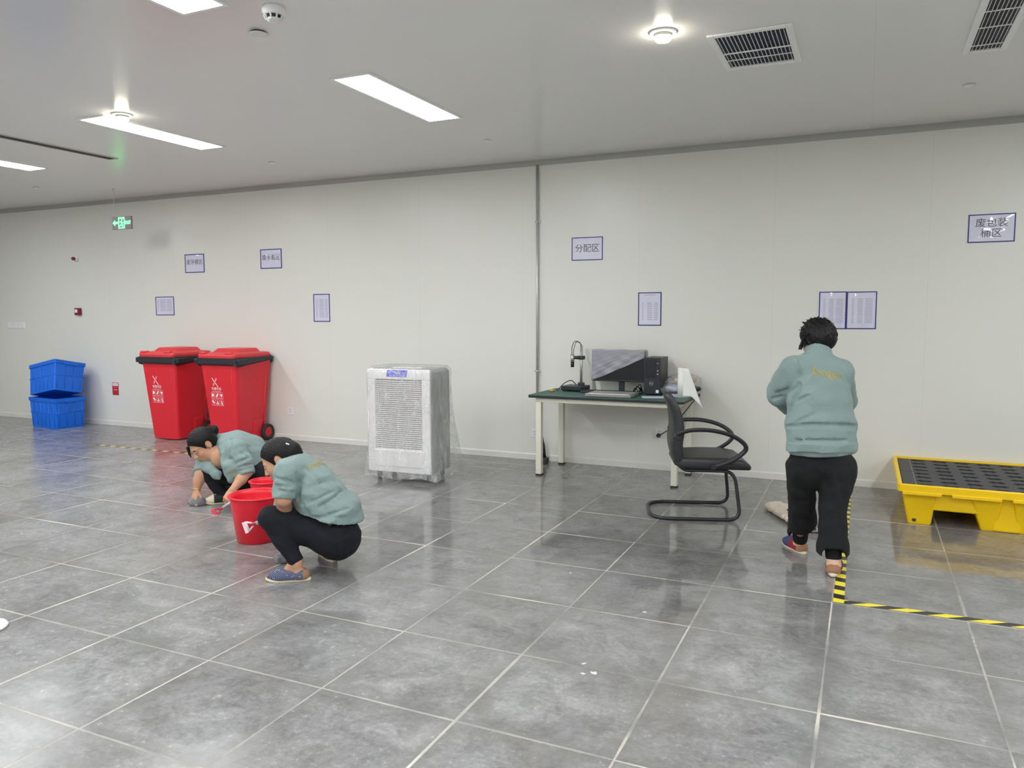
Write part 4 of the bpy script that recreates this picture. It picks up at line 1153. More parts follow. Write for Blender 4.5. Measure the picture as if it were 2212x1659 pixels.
for s in (-1, 1):
    y = s * 0.262
    arm = spline([(-0.44, s * 0.232, 0.60), (-0.42, y, 0.632), (-0.33, y + s * 0.008, 0.655), (-0.20, y + s * 0.012, 0.652), (-0.08, y + s * 0.012, 0.622), (0.0, y + s * 0.01, 0.575), (0.028, y + s * 0.008, 0.53), (0.0, y, 0.487), (-0.07, y - s * 0.006, 0.44), (-0.16, y - s * 0.012, 0.402), (-0.20, y - s * 0.016, 0.388)], 6)
    bm = BM(); tube(bm, arm, [0.014] * len(arm), 12, q=1.35)
    ar = obj('armrest', bm, 'armrest', t)
    bm = BM(); tube(bm, [(-0.19, s * 0.235, 0.392), (-0.19, s * 0.272, 0.392)], 0.020, 16); tube(bm, [(-0.45, s * 0.20, 0.598), (-0.44, s * 0.262, 0.605)], 0.022, 16); obj('arm_mount', bm, 'armrest', ar)

# ------------------------------------------------------------------ yellow spill pallet
t = thing('spill_pallet', 'yellow plastic spill pallet with black grate deck on the right', 'pallet', (0.240, 5.91, 0))
PW, PD, PH = 1.30, 1.18, 0.288
bm = BM()
def shell(secs, cap0, cap1):
    rings = []
    for z, ins, r in secs: rings.append([(x, y, z) for x, y in rrect(PW - 2 * ins, PD - 2 * ins, r, 4, PW / 2, PD / 2)])
    fs = loft(bm, rings, cap0, cap1, False)
shell([(0.105, 0.085, 0.03), (0.23, 0.045, 0.03), (0.232, 0.012, 0.02), (0.238, 0.0, 0.02), (PH - 0.006, 0.0, 0.02), (PH, 0.006, 0.02), (PH, 0.028, 0.01), (0.255, 0.032, 0.01), (0.12, 0.095, 0.02)], True, True)
obj('tub', bm, 'yellow_pallet', t)
# raised rim patches of the front lip, with the gap the photo shows
bm = BM()
for x0, x1 in ((0.03, 0.27), (0.33, 0.62), (0.68, 1.26)):
    box(bm, ((x0 + x1) / 2, 0.004, 0.230), (x1 - x0, 0.02, 0.022), bev=0.003)
obj('lip_skirt', bm, 'yellow_pallet', t)
def foot(x0, x1, y0, y1, tx0, tx1, ty0, ty1):
    bm = BM()
    rings = []
    for z, a, b, c, d_ in ((0.0, x0, x1, y0, y1), (0.012, x0 - 0.004, x1 + 0.004, y0 - 0.004, y1 + 0.004), (0.232, tx0, tx1, ty0, ty1)):
        rings.append([(x, y, z) for x, y in rrect(b - a, d_ - c, 0.015, 3, (a + b) / 2, (c + d_) / 2)])
    loft(bm, rings, True, True, False); return bm
for y0, y1, ty0, ty1 in ((0.075, 0.26, 0.03, 0.30), (0.50, 0.68, 0.46, 0.72), (0.92, 1.105, 0.88, 1.15)):
    for x0, x1, tx0, tx1 in ((0.075, 0.215, 0.03, 0.245), (0.515, 0.605, 0.44, 0.635), (0.725, 0.83, 0.69, 0.86), (1.08, 1.225, 1.05, 1.27)):
        b_ = foot(x0, x1, y0, y1, tx0, tx1, ty0, ty1)
        obj('foot', b_, 'yellow_pallet', t)
bm = BM()
box(bm, (0.355, 0.30, 0.17), (0.40, 0.50, 0.12), bev=0.01); box(bm, (0.665, 0.16, 0.115), (0.16, 0.20, 0.23), bev=0.012); box(bm, (0.96, 0.30, 0.17), (0.30, 0.50, 0.12), bev=0.01)
obj('channel_walls', bm, 'yellow_pallet', t)
bm = BM(); tube(bm, [(0.112, 0.077, 0.03), (0.112, 0.066, 0.03)], 0.014, 14); obj('drain_hole', bm, 'dark_duct', t)
# grate panels with open bow tie slots
def grate(y0, y1, x0, x1, nrow):
    bm = BM(); cs = 0.0115; nx = int((x1 - x0) / cs); ny = int((y1 - y0) / cs); vs = {}
    def V(i, k):
        if (i, k) not in vs: vs[(i, k)] = bm.verts.new((x0 + i * cs, y0 + k * (y1 - y0) / ny, 0.274))
        return vs[(i, k)]
    py = (y1 - y0) / nrow
    for i in range(nx):
        for k in range(ny):
            x = (i + 0.5) * cs; y = (k + 0.5) * (y1 - y0) / ny
            ux = (x - 0.07) / 0.152; cxn = math.floor(ux); fx = (ux - cxn - 0.5) * 0.152
            fy = (y / py - math.floor(y / py) - 0.5) * py
            row = math.floor(y / py)
            hole = False
            if cxn >= 0:
                if abs(abs(fx) - 0.026) / 0.032 + abs(fy) / 0.034 < 1.0: hole = True
                if abs(fx) < 0.014 and abs(fy) < 0.024: hole = True
            if not hole: bm.faces.new((V(i, k), V(i + 1, k), V(i + 1, k + 1), V(i, k + 1)))
    bm.normal_update(); bmesh.ops.solidify(bm, geom=list(bm.faces), thickness=0.022)
    bmesh.ops.recalc_face_normals(bm, faces=bm.faces)
    return bm
for (y0, y1, n_) in ((0.034, 0.588, 4), (0.592, 1.146, 4)):
    obj('deck_grate', grate(y0, y1, 0.036, 1.264, n_), 'black_grate', t)
bm = BM(); box(bm, (PW / 2, PD / 2, 0.214), (PW - 0.13, PD - 0.13, 0.03)); obj('grate_shade_plate', bm, 'screen_black', t)  # black plate stands in for the shade below the grate holes
bm = BM()
for x in (0.118,):
    for y0 in (0.04, 0.60): box(bm, (x, y0 + 0.27, 0.2755), (0.004, 0.53, 0.003))
obj('deck_rib', bm, 'grey_frame', t)

# ------------------------------------------------------------------ buckets
def bucket(name, label, loc, rt_, rb, h, handle):
    t = thing(name, label, 'bucket', loc, 0, 'red plastic buckets')
    bm = BM()
    lathe(bm, [(rb - 0.006, 0.0), (rb, 0.004), (rb + (rt_ - rb) * 0.9, h * 0.9), (rt_, h - 0.006), (rt_ - 0.004, h - 0.004), (rb + (rt_ - rb) * 0.9 - 0.004, h * 0.9), (rb - 0.004, 0.012)], 56)
    obj('wall', bm, 'red_bucket', t)
    bm = BM(); lathe(bm, [(rt_ - 0.004, h - 0.012), (rt_ + 0.009, h - 0.010), (rt_ + 0.012, h - 0.002), (rt_ + 0.006, h + 0.002), (rt_ - 0.004, h), (rt_ - 0.004, h - 0.012)], 56, False, False); obj('rim', bm, 'red_bucket', t)
    if handle:
        bm = BM(); pts = []
        for k in range(25):
            a = PI * k / 24
            pts.append((math.cos(a) * (rt_ + 0.014), -math.sin(a) * (rt_ + 0.012), h - 0.03 - 0.10 * math.sin(a)))
        tube(bm, pts, 0.003, 8); transform(bm, Matrix.Rotation(handle, 4, 'Z')); obj('handle', bm, 'wire', t)
    bm = BM(); lathe(bm, [(0.0005, h * 0.18), (rb + (rt_ - rb) * 0.18 - 0.006, h * 0.18)], 48, False, True); obj('water', bm, WATER, t)
    return t
def make_water():
    t = NT('dirty_water'); tc = t.n('ShaderNodeTexCoord').outputs['Object']
    t.bsdf(t.mix(t.noise(tc, 6), lin((120, 30, 40)), lin((140, 40, 48))), 0.05); return t.m
WATER = make_water()

bucket('bucket', 'large red bucket in front, beside the nearer crouching woman', (-3.588, 3.812, 0), 0.168, 0.128, 0.305, 0.0)
bucket('bucket', 'small red bucket with a wire handle behind the large one', (-4.02, 4.375, 0), 0.115, 0.088, 0.245, 2.0)

# ------------------------------------------------------------------ hazard tapes on the floor
def tape(name, label, x0, x1, y0, y1, mat, rot=0.0, cx=None):
    bm = BM(); w, d = x1 - x0, y1 - y0
    box(bm, (0, 0, 0.0006), (w, d, 0.0009))
    o = obj(name, bm, mat); o.location = ((x0 + x1) / 2, (y0 + y1) / 2, 0.0002); o.rotation_euler = (0, 0, rot)
    tag(o, label, 'floor tape', 'black and yellow floor tapes'); return o
M['tape_b'] = make_hazard('black_yellow_tape_across', 0, 5.8, -9.5)
M['tape_a'] = make_hazard('black_yellow_tape_away', 1, 1.6, 7.2)
M['tape_c'] = make_hazard('worn_black_yellow_tape', 0, 6.2, 1.5, (84, 82, 84), (226, 202, 124), 0.15)
tape('floor_tape', 'black and yellow tape running to the right picture edge', -0.053, 1.30, 4.164, 4.214, 'tape_b', -0.0)
tape('floor_tape', 'black and yellow tape running under the standing woman to the wall', -0.109, -0.057, 4.166, 7.05, 'tape_a', 0.003)
tape('floor_tape', 'worn black and yellow tape on the floor in front of the red bins', -7.95, -5.35, 5.922, 5.972, 'tape_c', 0.015)
t = thing('white_lid', 'white rounded object on the floor at the left picture edge', 'lid', (-3.735, 2.155, 0))
bm = BM(); lathe(bm, [(0.10, 0.0), (0.105, 0.008), (0.10, 0.016), (0.09, 0.019), (0.06, 0.0195)], 40); obj('plate', bm, 'white_plastic', t)
bm = BM(); lathe(bm, [(0.06, 0.019), (0.057, 0.024), (0.03, 0.0245)], 32); obj('raised_centre', bm, 'white_plastic', t)

# ------------------------------------------------------------------ organic surfaces: blended solids turned into one continuous mesh
def V3(p): return np.array(p, dtype=np.float64)
def unit(v): v = V3(v); return v / np.linalg.norm(v)

class Solid:
    def __init__(s, lo, hi, h):
        s.lo = V3(lo); s.h = h
        s.n = np.ceil((V3(hi) - s.lo) / h).astype(int) + 1
        s.ax = [(s.lo[i] + h * np.arange(s.n[i])).astype(np.float32) for i in range(3)]
        s.F = np.full(tuple(s.n), 0.3, np.float32)
    def _sub(s, lo, hi):
        a = np.clip(np.floor((V3(lo) - s.lo) / s.h).astype(int), 0, s.n); b = np.clip(np.ceil((V3(hi) - s.lo) / s.h).astype(int) + 1, 0, s.n)
        if np.any(b <= a): return None
        sl = tuple(slice(a[i], b[i]) for i in range(3))
        X = s.ax[0][sl[0]][:, None, None]; Y = s.ax[1][sl[1]][None, :, None]; Z = s.ax[2][sl[2]][None, None, :]
        return sl, X, Y, Z
    def _comb(s, sl, d, k, op):
        F = s.F[sl]
        if op == 'sub': d = -d
        if op == 'add':
            if k > 0:
                hh = np.clip(0.5 + 0.5 * (F - d) / k, 0, 1); s.F[sl] = F + (d - F) * hh - k * hh * (1 - hh)
            else: s.F[sl] = np.minimum(F, d)
        else:
            if k > 0:
                hh = np.clip(0.5 - 0.5 * (F - d) / k, 0, 1); s.F[sl] = F + (d - F) * hh + k * hh * (1 - hh)
            else: s.F[sl] = np.maximum(F, d)
    def cap(s, a, b, ra, rb=None, k=0.02, w=None, q=1.0, op='add', ends=(None, None)):
        """rounded cone a-b; w,q widen its section along w; ends: flat cuts, distance beyond a and b"""
        a, b = V3(a), V3(b); rb = ra if rb is None else rb
        m = max(ra, rb) * max(1, q) + k + 2 * s.h
        g = s._sub(np.minimum(a, b) - m, np.maximum(a, b) + m)
        if g is None: return s
        sl, X, Y, Z = g
        ab = b - a; L2 = max(ab @ ab, 1e-9)
        x, y, z = X - a[0], Y - a[1], Z - a[2]
        tt = (x * ab[0] + y * ab[1] + z * ab[2]) / L2
        t = np.clip(tt, 0, 1)
        vx, vy, vz = x - t * ab[0], y - t * ab[1], z - t * ab[2]
        d2 = vx * vx + vy * vy + vz * vz
        if w is not None and q != 1.0:
            w = V3(w); w = w - ab * (w @ ab) / L2; w = w / np.linalg.norm(w)
            c = vx * w[0] + vy * w[1] + vz * w[2]
            d2 = d2 - c * c * (1 - 1 / (q * q))
        d = np.sqrt(np.maximum(d2, 0)) - (ra + (rb - ra) * t)
        L = math.sqrt(L2)
        if ends[0] is not None: d = np.maximum(d, -tt * L - ends[0])
        if ends[1] is not None: d = np.maximum(d, (tt - 1) * L - ends[1])
        s._comb(sl, d, k, op); return s
    def chain(s, pts, rs, k=0.02, w=None, q=1.0, op='add'):
        for i in range(len(pts) - 1):
            qq = q if not isinstance(q, (list, tuple)) else (q[i] + q[i + 1]) / 2
            s.cap(pts[i], pts[i + 1], rs[i], rs[i + 1], k, w, qq, op)
        return s
    def ell(s, c, r, axes=None, k=0.02, op='add'):
        c, r = V3(c), V3(r); m = max(r) + k + 2 * s.h
        g = s._sub(c - m, c + m)
        if g is None: return s
        sl, X, Y, Z = g
        A = np.eye(3) if axes is None else np.array([unit(v) for v in axes])
        x, y, z = X - c[0], Y - c[1], Z - c[2]
        p = [x * A[i][0] + y * A[i][1] + z * A[i][2] for i in range(3)]
        k0 = np.sqrt(sum((p[i] / r[i]) ** 2 for i in range(3))); k1 = np.sqrt(sum((p[i] / (r[i] * r[i])) ** 2 for i in range(3)))
        d = k0 * (k0 - 1) / np.maximum(k1, 1e-6)
        s._comb(sl, d, k, op); return s
    def cut(s, p, n, rad, k=0.004):
        """remove what lies beyond the plane p,n within a ball of radius rad"""
        p, n = V3(p), unit(n); g = s._sub(p - rad, p + rad)
        if g is None: return s
        sl, X, Y, Z = g
        d = (X - p[0]) * n[0] + (Y - p[1]) * n[1] + (Z - p[2]) * n[2]
        inside = ((X - p[0]) ** 2 + (Y - p[1]) ** 2 + (Z - p[2]) ** 2) < rad * rad
        F = s.F[sl]; s.F[sl] = np.where(inside, np.maximum(F, d), F); return s
    def folds(s, waves, mask=None):
        """cloth folds: waves = (direction, wavelength, amplitude, phase, bend)"""
        X, Y, Z = s.ax[0][:, None, None], s.ax[1][None, :, None], s.ax[2][None, None, :]
        for d, wl, amp, ph, bend in waves:
            d = unit(d); e = unit(np.cross(d, (0.31, 0.52, 0.79)))
            u = (X * d[0] + Y * d[1] + Z * d[2]) * (2 * PI / wl); v = (X * e[0] + Y * e[1] + Z * e[2]) * (2 * PI / (wl * 2.7))
            f = np.sin(u + bend * np.sin(v + ph) + ph); f = f * np.abs(f) ** 0.3 * (0.6 + 0.4 * np.sin(v * 1.7 + ph * 2))
            s.F += (amp * f).astype(np.float32)
        return s
    def fold_local(s, a, b, depth, width, k=0.012):
        """one crease pressed along the line a-b"""
        return s.cap(a, b, width, width * 0.5, k, op='sub')
    def mesh(s):
        F = s.F; S = F < 0; n = s.n
        idx8 = [(i, j, k) for i in (0, 1) for j in (0, 1) for k in (0, 1)]
        def sh(A, o): return A[o[0]:n[0] - 1 + o[0], o[1]:n[1] - 1 + o[1], o[2]:n[2] - 1 + o[2]]
        cnt = np.zeros(tuple(n - 1), np.int8)
        for o in idx8: cnt += sh(S, o)
        act = (cnt > 0) & (cnt < 8)
        I = np.argwhere(act)
        vid = np.full(tuple(n - 1), -1, np.int64); vid[act] = np.arange(len(I))
        vals = {o: F[I[:, 0] + o[0], I[:, 1] + o[1], I[:, 2] + o[2]] for o in idx8}
        P = np.zeros((len(I), 3)); C = np.zeros(len(I))
        for o in idx8:
            for ax in range(3):
                if o[ax] == 0:
                    p = list(o); p[ax] = 1; p = tuple(p)
                    a, b = vals[o], vals[p]; m = (a < 0) != (b < 0)
                    t = np.where(m, a / np.where(m, a - b, 1), 0)
                    q = np.zeros((len(I), 3)); q[:] = o; q[:, ax] += t
                    P += q * m[:, None]; C += m
        P = (I + P / C[:, None]) * s.h + s.lo
        quads = []
        for ax in range(3):
            u, v = (ax + 1) % 3, (ax + 2) % 3
            sl0 = [slice(1, n[i] - 1) for i in range(3)]; sl0[ax] = slice(0, n[ax] - 1)
            sl1 = list(sl0); sl1[ax] = slice(1, n[ax])
            a, b = S[tuple(sl0)], S[tuple(sl1)]
            E = np.argwhere(a != b); inside = a[tuple(E.T)]
            for i in range(3):
                if i != ax: E[:, i] += 1
            c = []
            for du, dv in ((-1, -1), (0, -1), (0, 0), (-1, 0)):
                g = E.copy(); g[:, u] += du; g[:, v] += dv; c.append(vid[g[:, 0], g[:, 1], g[:, 2]])
            Q = np.stack(c, 1); Q[~inside] = Q[~inside][:, ::-1]
            quads.append(Q)
        return P, np.concatenate(quads)

def first_hit(S, p, q, n=160):
    """first point of the segment p-q inside the solid"""
    p, q = V3(p), V3(q)
    for k in range(n + 1):
        x = p + (q - p) * k / n; i = np.round((x - S.lo) / S.h).astype(int)
        if np.all(i >= 0) and np.all(i < S.n) and S.F[tuple(i)] < 0: return x
    return None

def press(S, creases):
    """press creases into a garment: each is a list of short probe segments and a width"""
    todo = []
    for probes, w in creases:
        h = [first_hit(S, p, q) for p, q in probes]
        for a, b in zip(h, h[1:]):
            if a is not None and b is not None and np.linalg.norm(a - b) < 0.10: todo.append((a, b, w))
    for a, b, w in todo: S.cap(a, b, w, w * 0.8, 0.012, op='sub')

def solid_obj(name, sol, mats, parent=None, origin=(0, 0, 0), relax=1, slot=None):
    P, Q = sol.mesh()
    # light smoothing
    for _ in range(relax):
        acc = np.zeros_like(P); w = np.zeros(len(P))
        for a, b in ((0, 1), (1, 2), (2, 3), (3, 0)):
            np.add.at(acc, Q[:, a], P[Q[:, b]]); np.add.at(acc, Q[:, b], P[Q[:, a]]); np.add.at(w, Q[:, a], 1); np.add.at(w, Q[:, b], 1)
        P = P * 0.5 + 0.5 * acc / np.maximum(w, 1)[:, None]
    me = bpy.data.meshes.new(name)
    me.vertices.add(len(P)); me.vertices.foreach_set('co', (P - V3(origin)).astype(np.float32).ravel())
    me.loops.add(len(Q) * 4); me.loops.foreach_set('vertex_index', Q.astype(np.int32).ravel())
    me.polygons.add(len(Q)); me.polygons.foreach_set('loop_start', np.arange(0, len(Q) * 4, 4, dtype=np.int32))
    me.polygons.foreach_set('use_smooth', np.ones(len(Q), bool))
    me.update(calc_edges=True); me.validate()
    o = obj(name, me, mats, parent)
    if slot is not None:
        c = P[Q].mean(1)
        me.polygons.foreach_set('material_index', slot(c).astype(np.int32)); me.update()
    return o

class Head:
    """head in its own frame: f forward, u towards the crown, s to the person's left"""
    def __init__(h, c, f, u, sc=1.0):
        h.c = V3(c); h.f = unit(f); h.u = unit(V3(u) - h.f * (V3(u) @ h.f)); h.s = np.cross(h.u, h.f); h.k = sc
        h.A = [h.f, h.s, h.u]
    def p(h, f, s, u): return h.c + h.k * (h.f * f + h.s * s + h.u * u)
    def loc(h, P): d = (P - h.c) / h.k; return d @ h.f, d @ h.s, d @ h.u
    def build(h, S):
        k = h.k; E = lambda f, s, u, r, kk=0.02, op='add': S.ell(h.p(f, s, u), V3(r) * k, h.A, kk * k, op)
        E(-0.012, 0, 0.030, (0.092, 0.074, 0.086))
        E(0.030, 0, -0.030, (0.058, 0.060, 0.084), 0.03)
        E(0.050, 0, -0.082, (0.034, 0.036, 0.026), 0.03)
        for s in (-1, 1):
            E(0.050, s * 0.036, -0.028, (0.030, 0.026, 0.030), 0.02)
            E(0.022, s * 0.050, -0.070, (0.030, 0.016, 0.026), 0.03)
            S.cap(h.p(0.078, s * 0.012, 0.020), h.p(0.070, s * 0.046, 0.020), 0.008 * k, 0.008 * k, 0.014 * k)
            E(0.094, s * 0.030, 0.004, (0.012, 0.018, 0.010), 0.010, 'sub')
            E(0.076, s * 0.030, 0.002, (0.012, 0.016, 0.011), 0.004)
        S.cap(h.p(0.084, 0, 0.012), h.p(0.100, 0, -0.026), 0.007 * k, 0.011 * k, 0.010 * k)
        E(0.101, 0, -0.032, (0.012, 0.011, 0.010), 0.006)
        for s in (-1, 1): E(0.092, s * 0.012, -0.036, (0.010, 0.008, 0.007), 0.006)
        S.cap(h.p(0.086, -0.020, -0.059), h.p(0.086, 0.020, -0.059), 0.0055 * k, 0.0055 * k, 0.008 * k)
        S.cap(h.p(0.092, -0.008, -0.058), h.p(0.092, 0.008, -0.058), 0.006 * k, 0.006 * k, 0.008 * k)
        S.cap(h.p(0.088, -0.013, -0.070), h.p(0.088, 0.013, -0.070), 0.0065 * k, 0.0065 * k, 0.008 * k)
        for s in (-1, 1):
            Ax = [unit(h.f + 0.25 * h.s * -s), h.s, h.u]
            S.ell(h.p(-0.014, s * 0.074, -0.004), V3((0.020, 0.010, 0.033)) * k, Ax, 0.006 * k)
            S.ell(h.p(-0.010, s * 0.084, 0.000), V3((0.010, 0.006, 0.018)) * k, Ax, 0.004 * k, 'sub')
    def slots(h, P):
        """1 = brow and lash lines, 2 = lips"""
        f, s, u = h.loc(P); a = np.abs(s); out = np.zeros(len(P), int)
        out[(f > 0.06) & (a > 0.012) & (a < 0.047) & (np.abs(u - 0.020 + 0.10 * np.maximum(a - 0.032, 0)) < 0.0042)] = 1
        out[(f > 0.055) & (a > 0.015) & (a < 0.045) & (np.abs(u + 0.004 - 12 * (a - 0.030) ** 2) < 0.0030)] = 1
        out[(f > 0.07) & (a < 0.022) & (np.abs(u + 0.0645) < 0.010 - 0.25 * a)] = 2
        return out

def hand(S, wrist, d, n, thumb_side, curl=(0.5, 0.7, 0.5), spread=0.12, sc=1.0, thumb=(0.6, 0.5, 0.55)):
    """five fingered hand: d towards the knuckles, n out of the palm, curl the three joint bends"""
    w = V3(wrist); d = unit(d); n = unit(V3(n) - d * (V3(n) @ d)); t = unit(np.cross(d, n)) * thumb_side
    L = 0.082 * sc
    for i, o in enumerate((0.030, 0.010, -0.010, -0.028)):
        kn = w + d * L * (1.0 - 0.02 * i * i * 0.5) + t * o * sc
        S.cap(w + t * o * 0.55 * sc + d * 0.008, kn, 0.0135 * sc, 0.0105 * sc, 0.010)
    S.ell(w + d * L * 0.5 + n * 0.004, V3((0.046, 0.036, 0.015)) * sc, [d, t, n], 0.01)
    for i, (o, ln) in enumerate(((0.030, 0.92), (0.010, 1.0), (-0.010, 0.95), (-0.028, 0.76))):
        p = w + d * L * (1.0 - 0.01 * i * i) + t * o * sc
        ang = 0.0; dirn = d + t * (o / 0.03) * spread; dirn = unit(dirn); r = 0.0092 * sc * (0.92 if i == 3 else 1)
        for j, (seg, c) in enumerate(zip((0.040, 0.025, 0.020), curl)):
            ang += c * (0.9 + 0.08 * i)
            v = unit(dirn * math.cos(ang) + n * math.sin(ang))
            q = p + v * seg * ln * sc
            S.cap(p, q, r, r * 0.92, 0.003); p = q; r *= 0.93
    # thumb leaves the side of the palm near its base
    p = w + d * 0.022 * sc + t * 0.022 * sc; r = 0.0125 * sc
    v = unit(d * thumb[0] + t * thumb[1] + n * thumb[2])
    q = p + v * 0.040 * sc; S.cap(p, q, r, r * 0.85, 0.008)
    v2 = unit(v + d * 0.55 - t * 0.25); q2 = q + v2 * 0.030 * sc; S.cap(q, q2, r * 0.85, r * 0.75, 0.003)
    q3 = q2 + unit(v2 + n * 0.25) * 0.022 * sc; S.cap(q2, q3, r * 0.75, r * 0.6, 0.003)

def shoe(parent, origin, heel, yaw, kind, pitch=0.0, sc=1.0, name='shoe'):
    """low slip-on or canvas shoe built along its own x axis, then set at heel with the given heading"""
    S = Solid((-0.03, -0.07, -0.01), (0.28, 0.07, 0.13), 0.004)
    S.ell((0.165, 0, 0.030), (0.085, 0.044, 0.034), None, 0.02)
    S.ell((0.050, 0, 0.036), (0.054, 0.036, 0.046), None, 0.02)
    S.cap((0.05, 0, 0.03), (0.16, 0, 0.03), 0.036, 0.040, 0.03)
    S.ell((0.120, 0, 0.050), (0.060, 0.034, 0.028), None, 0.03)
    if kind == 'canvas': S.cap((0.10, 0, 0.05), (0.06, 0, 0.085), 0.036, 0.036, 0.03)
    S.ell((0.056, 0, 0.115), (0.052, 0.028, 0.045), None, 0.008, 'sub') if kind == 'canvas' else S.ell((0.066, 0, 0.100), (0.066, 0.031, 0.052), None, 0.006, 'sub')
    S.cut((0.1, 0, 0.014), (0, 0, -1), 0.5)
    mats = {'stripe': ['shoe_stripe', 'shoe_brown', 'shoe_red'], 'red': ['shoe_blue', 'shoe_brown', 'shoe_red'], 'canvas': ['shoe_black', 'sole', 'lace']}[kind]
    def slot(c):
        o = np.zeros(len(c), int)
        if kind == 'stripe': o[c[:, 0] < 0.030] = 1; o[(c[:, 0] > 0.098) & (c[:, 0] < 0.118) & (np.abs(c[:, 1]) < 0.02) & (c[:, 2] > 0.06)] = 2; o[(c[:, 0] > 0.235)] = 1
        if kind == 'red': o[c[:, 0] < 0.115] = 2; o[(c[:, 0] < 0.034)] = 1; o[(c[:, 2] > 0.067) & (c[:, 0] < 0.1)] = 2
        if kind == 'canvas': o[c[:, 0] > 0.175] = 1; o[(np.abs((c[:, 0] * 70) % 1 - 0.5) < 0.16) & (c[:, 0] > 0.09) & (c[:, 0] < 0.17) & (np.abs(c[:, 1]) < 0.024) & (c[:, 2] > 0.05)] = 2
        return o
    o = solid_obj(name, S, mats, parent, (0, 0, 0), 1, slot)
    bm = BM(); poly = []
    for k in range(48):
        a = 2 * PI * k / 48; x = math.cos(a); y = math.sin(a)
        px = 0.122 + 0.133 * x; wv = 0.037 + 0.010 * max(0, x + 0.2) - 0.004 * math.exp(-((x + 0.2) / 0.25) ** 2)
        poly.append((px, wv * y * (1 - 0.10 * max(0, x - 0.6)) * (1 if abs(x) < 2 else 1)))
    rise = lambda x: 0.008 * max(0, (x - 0.18) / 0.07) ** 2
    loft(bm, [[(0.122 + (x - 0.122) * 0.985, y * 0.97, 0.0 + rise(x)) for x, y in poly], [(x, y, 0.004 + rise(x)) for x, y in poly], [(x, y, 0.018 + 0.6 * rise(x)) for x, y in poly], [(0.122 + (x - 0.122) * 0.93, y * 0.9, 0.020 + 0.6 * rise(x)) for x, y in poly]], True, True, True)
    obj('sole', bm, 'sole', o)
    o.scale = (sc, sc, sc)
    o.rotation_euler = (0, pitch, yaw); o.location = V3(heel) - V3(origin)
    return o

def print_on(name, text, size, garment, base, right, up, out, parent, mat, origin, taper=None):
    """letters laid onto the surface of a garment"""
    right, up, out = unit(right), unit(up), unit(out)
    me = garment.data; P = np.array([v.co for v in me.vertices]) + V3(origin)
    tree = BVHTree.FromPolygons([tuple(p) for p in P], [tuple(f.vertices) for f in me.polygons])
    bm = text_bm(text, 1.0, 0.0, 'LEFT', bold=0.012); bmesh.ops.scale(bm, vec=(size, size, size), verts=bm.verts)
    if taper:
        # first letter of the mark: an A drawn as an open triangle with a bar along its foot
        k = size; w_ = 0.095 * k; lo_, hi_ = -0.33 * k, 0.42 * k
        for v in bm.verts: v.co.x += 0.66 * k
        for (x0, z0, x1, z1) in ((0.05 * k, lo_, 0.30 * k, hi_), (0.30 * k, hi_, 0.60 * k, lo_), (0.05 * k, lo_ + w_ / 2, 0.44 * k, lo_ + w_ / 2)):
            dx, dz = x1 - x0, z1 - z0; L_ = math.hypot(dx, dz); nx, nz = -dz / L_ * w_ / 2, dx / L_ * w_ / 2
            bm.faces.new([bm.verts.new((x, 0, z)) for x, z in ((x0 + nx, z0 + nz), (x1 + nx, z1 + nz), (x1 - nx, z1 - nz), (x0 - nx, z0 - nz))])
    bmesh.ops.triangulate(bm, faces=bm.faces)
    for _ in range(4):
        es = [e for e in bm.edges if e.calc_length() > 0.0045]
        if es: bmesh.ops.subdivide_edges(bm, edges=es, cuts=1); bmesh.ops.triangulate(bm, faces=bm.faces)
    kill = []
    for v in bm.verts:
        q = V3(base) + right * v.co.x + up * v.co.z + out * 0.3
        hit, nrm, _, dist = tree.ray_cast(Vector(q), Vector(-out), 0.6)
        if hit is None: kill.append(v); continue
        v.co = hit + nrm * 0.0022 - Vector(origin)
    if kill: bmesh.ops.delete(bm, geom=kill, context='VERTS')
    return obj(name, bm, mat, parent)

RV = np.array((0.90918, 0.41639, 0.0)); DV = np.array((-0.41639, 0.90918, 0.0)); UV = np.array((0, 0, 1.0))
def dirv(r, d, u): return unit(RV * r + DV * d + UV * u)

def scraper(label, head, grip, facing, red=True, handle='scraper_silver'):
    """short handled floor scraper: triangular open head with a pale blade"""
    hd, gp = V3(head), V3(grip); ax = unit(gp - hd); s = unit(np.cross(ax, facing)); nrm = np.cross(s, ax)
    L = np.linalg.norm(gp - hd)
    t = thing('floor_scraper', label, 'scraper', tuple(hd))
    def q(a, b, c=0.0): return tuple(ax * a + s * b + nrm * c)
    bm = BM()
    for p0, p1, r in ((q(0.008, -0.027), q(0.008, 0.027), 0.0058), (q(0.008, -0.027), q(0.044, -0.007), 0.0058), (q(0.008, 0.027), q(0.044, 0.007), 0.0058)): tube(bm, [p0, p1], r, 10)
    obj('head_frame', bm, 'red_scraper' if red else 'scraper_white', t)
    bm = BM(); tube(bm, [q(0.040, 0), q(0.066, 0)], 0.010, 10); obj('stem', bm, 'red_scraper', t)
    bm = BM()
    c = [q(0.005, -0.033, 0.003), q(0.005, 0.033, 0.003), q(-0.016, 0.033, 0.001), q(-0.016, -0.033, 0.001)]; c2 = [q(0.005, -0.033, -0.003), q(0.005, 0.033, -0.003), q(-0.016, 0.033, -0.001), q(-0.016, -0.033, -0.001)]
    loft(bm, [c, c2], True, True, False); bmesh.ops.recalc_face_normals(bm, faces=bm.faces); obj('blade', bm, 'scraper_white' if not red else 'red_scraper', t)
    bm = BM(); tube(bm, [q(0.063, 0), q(L + 0.05, 0)], 0.0105, 12); obj('handle', bm, handle, t)
    return t

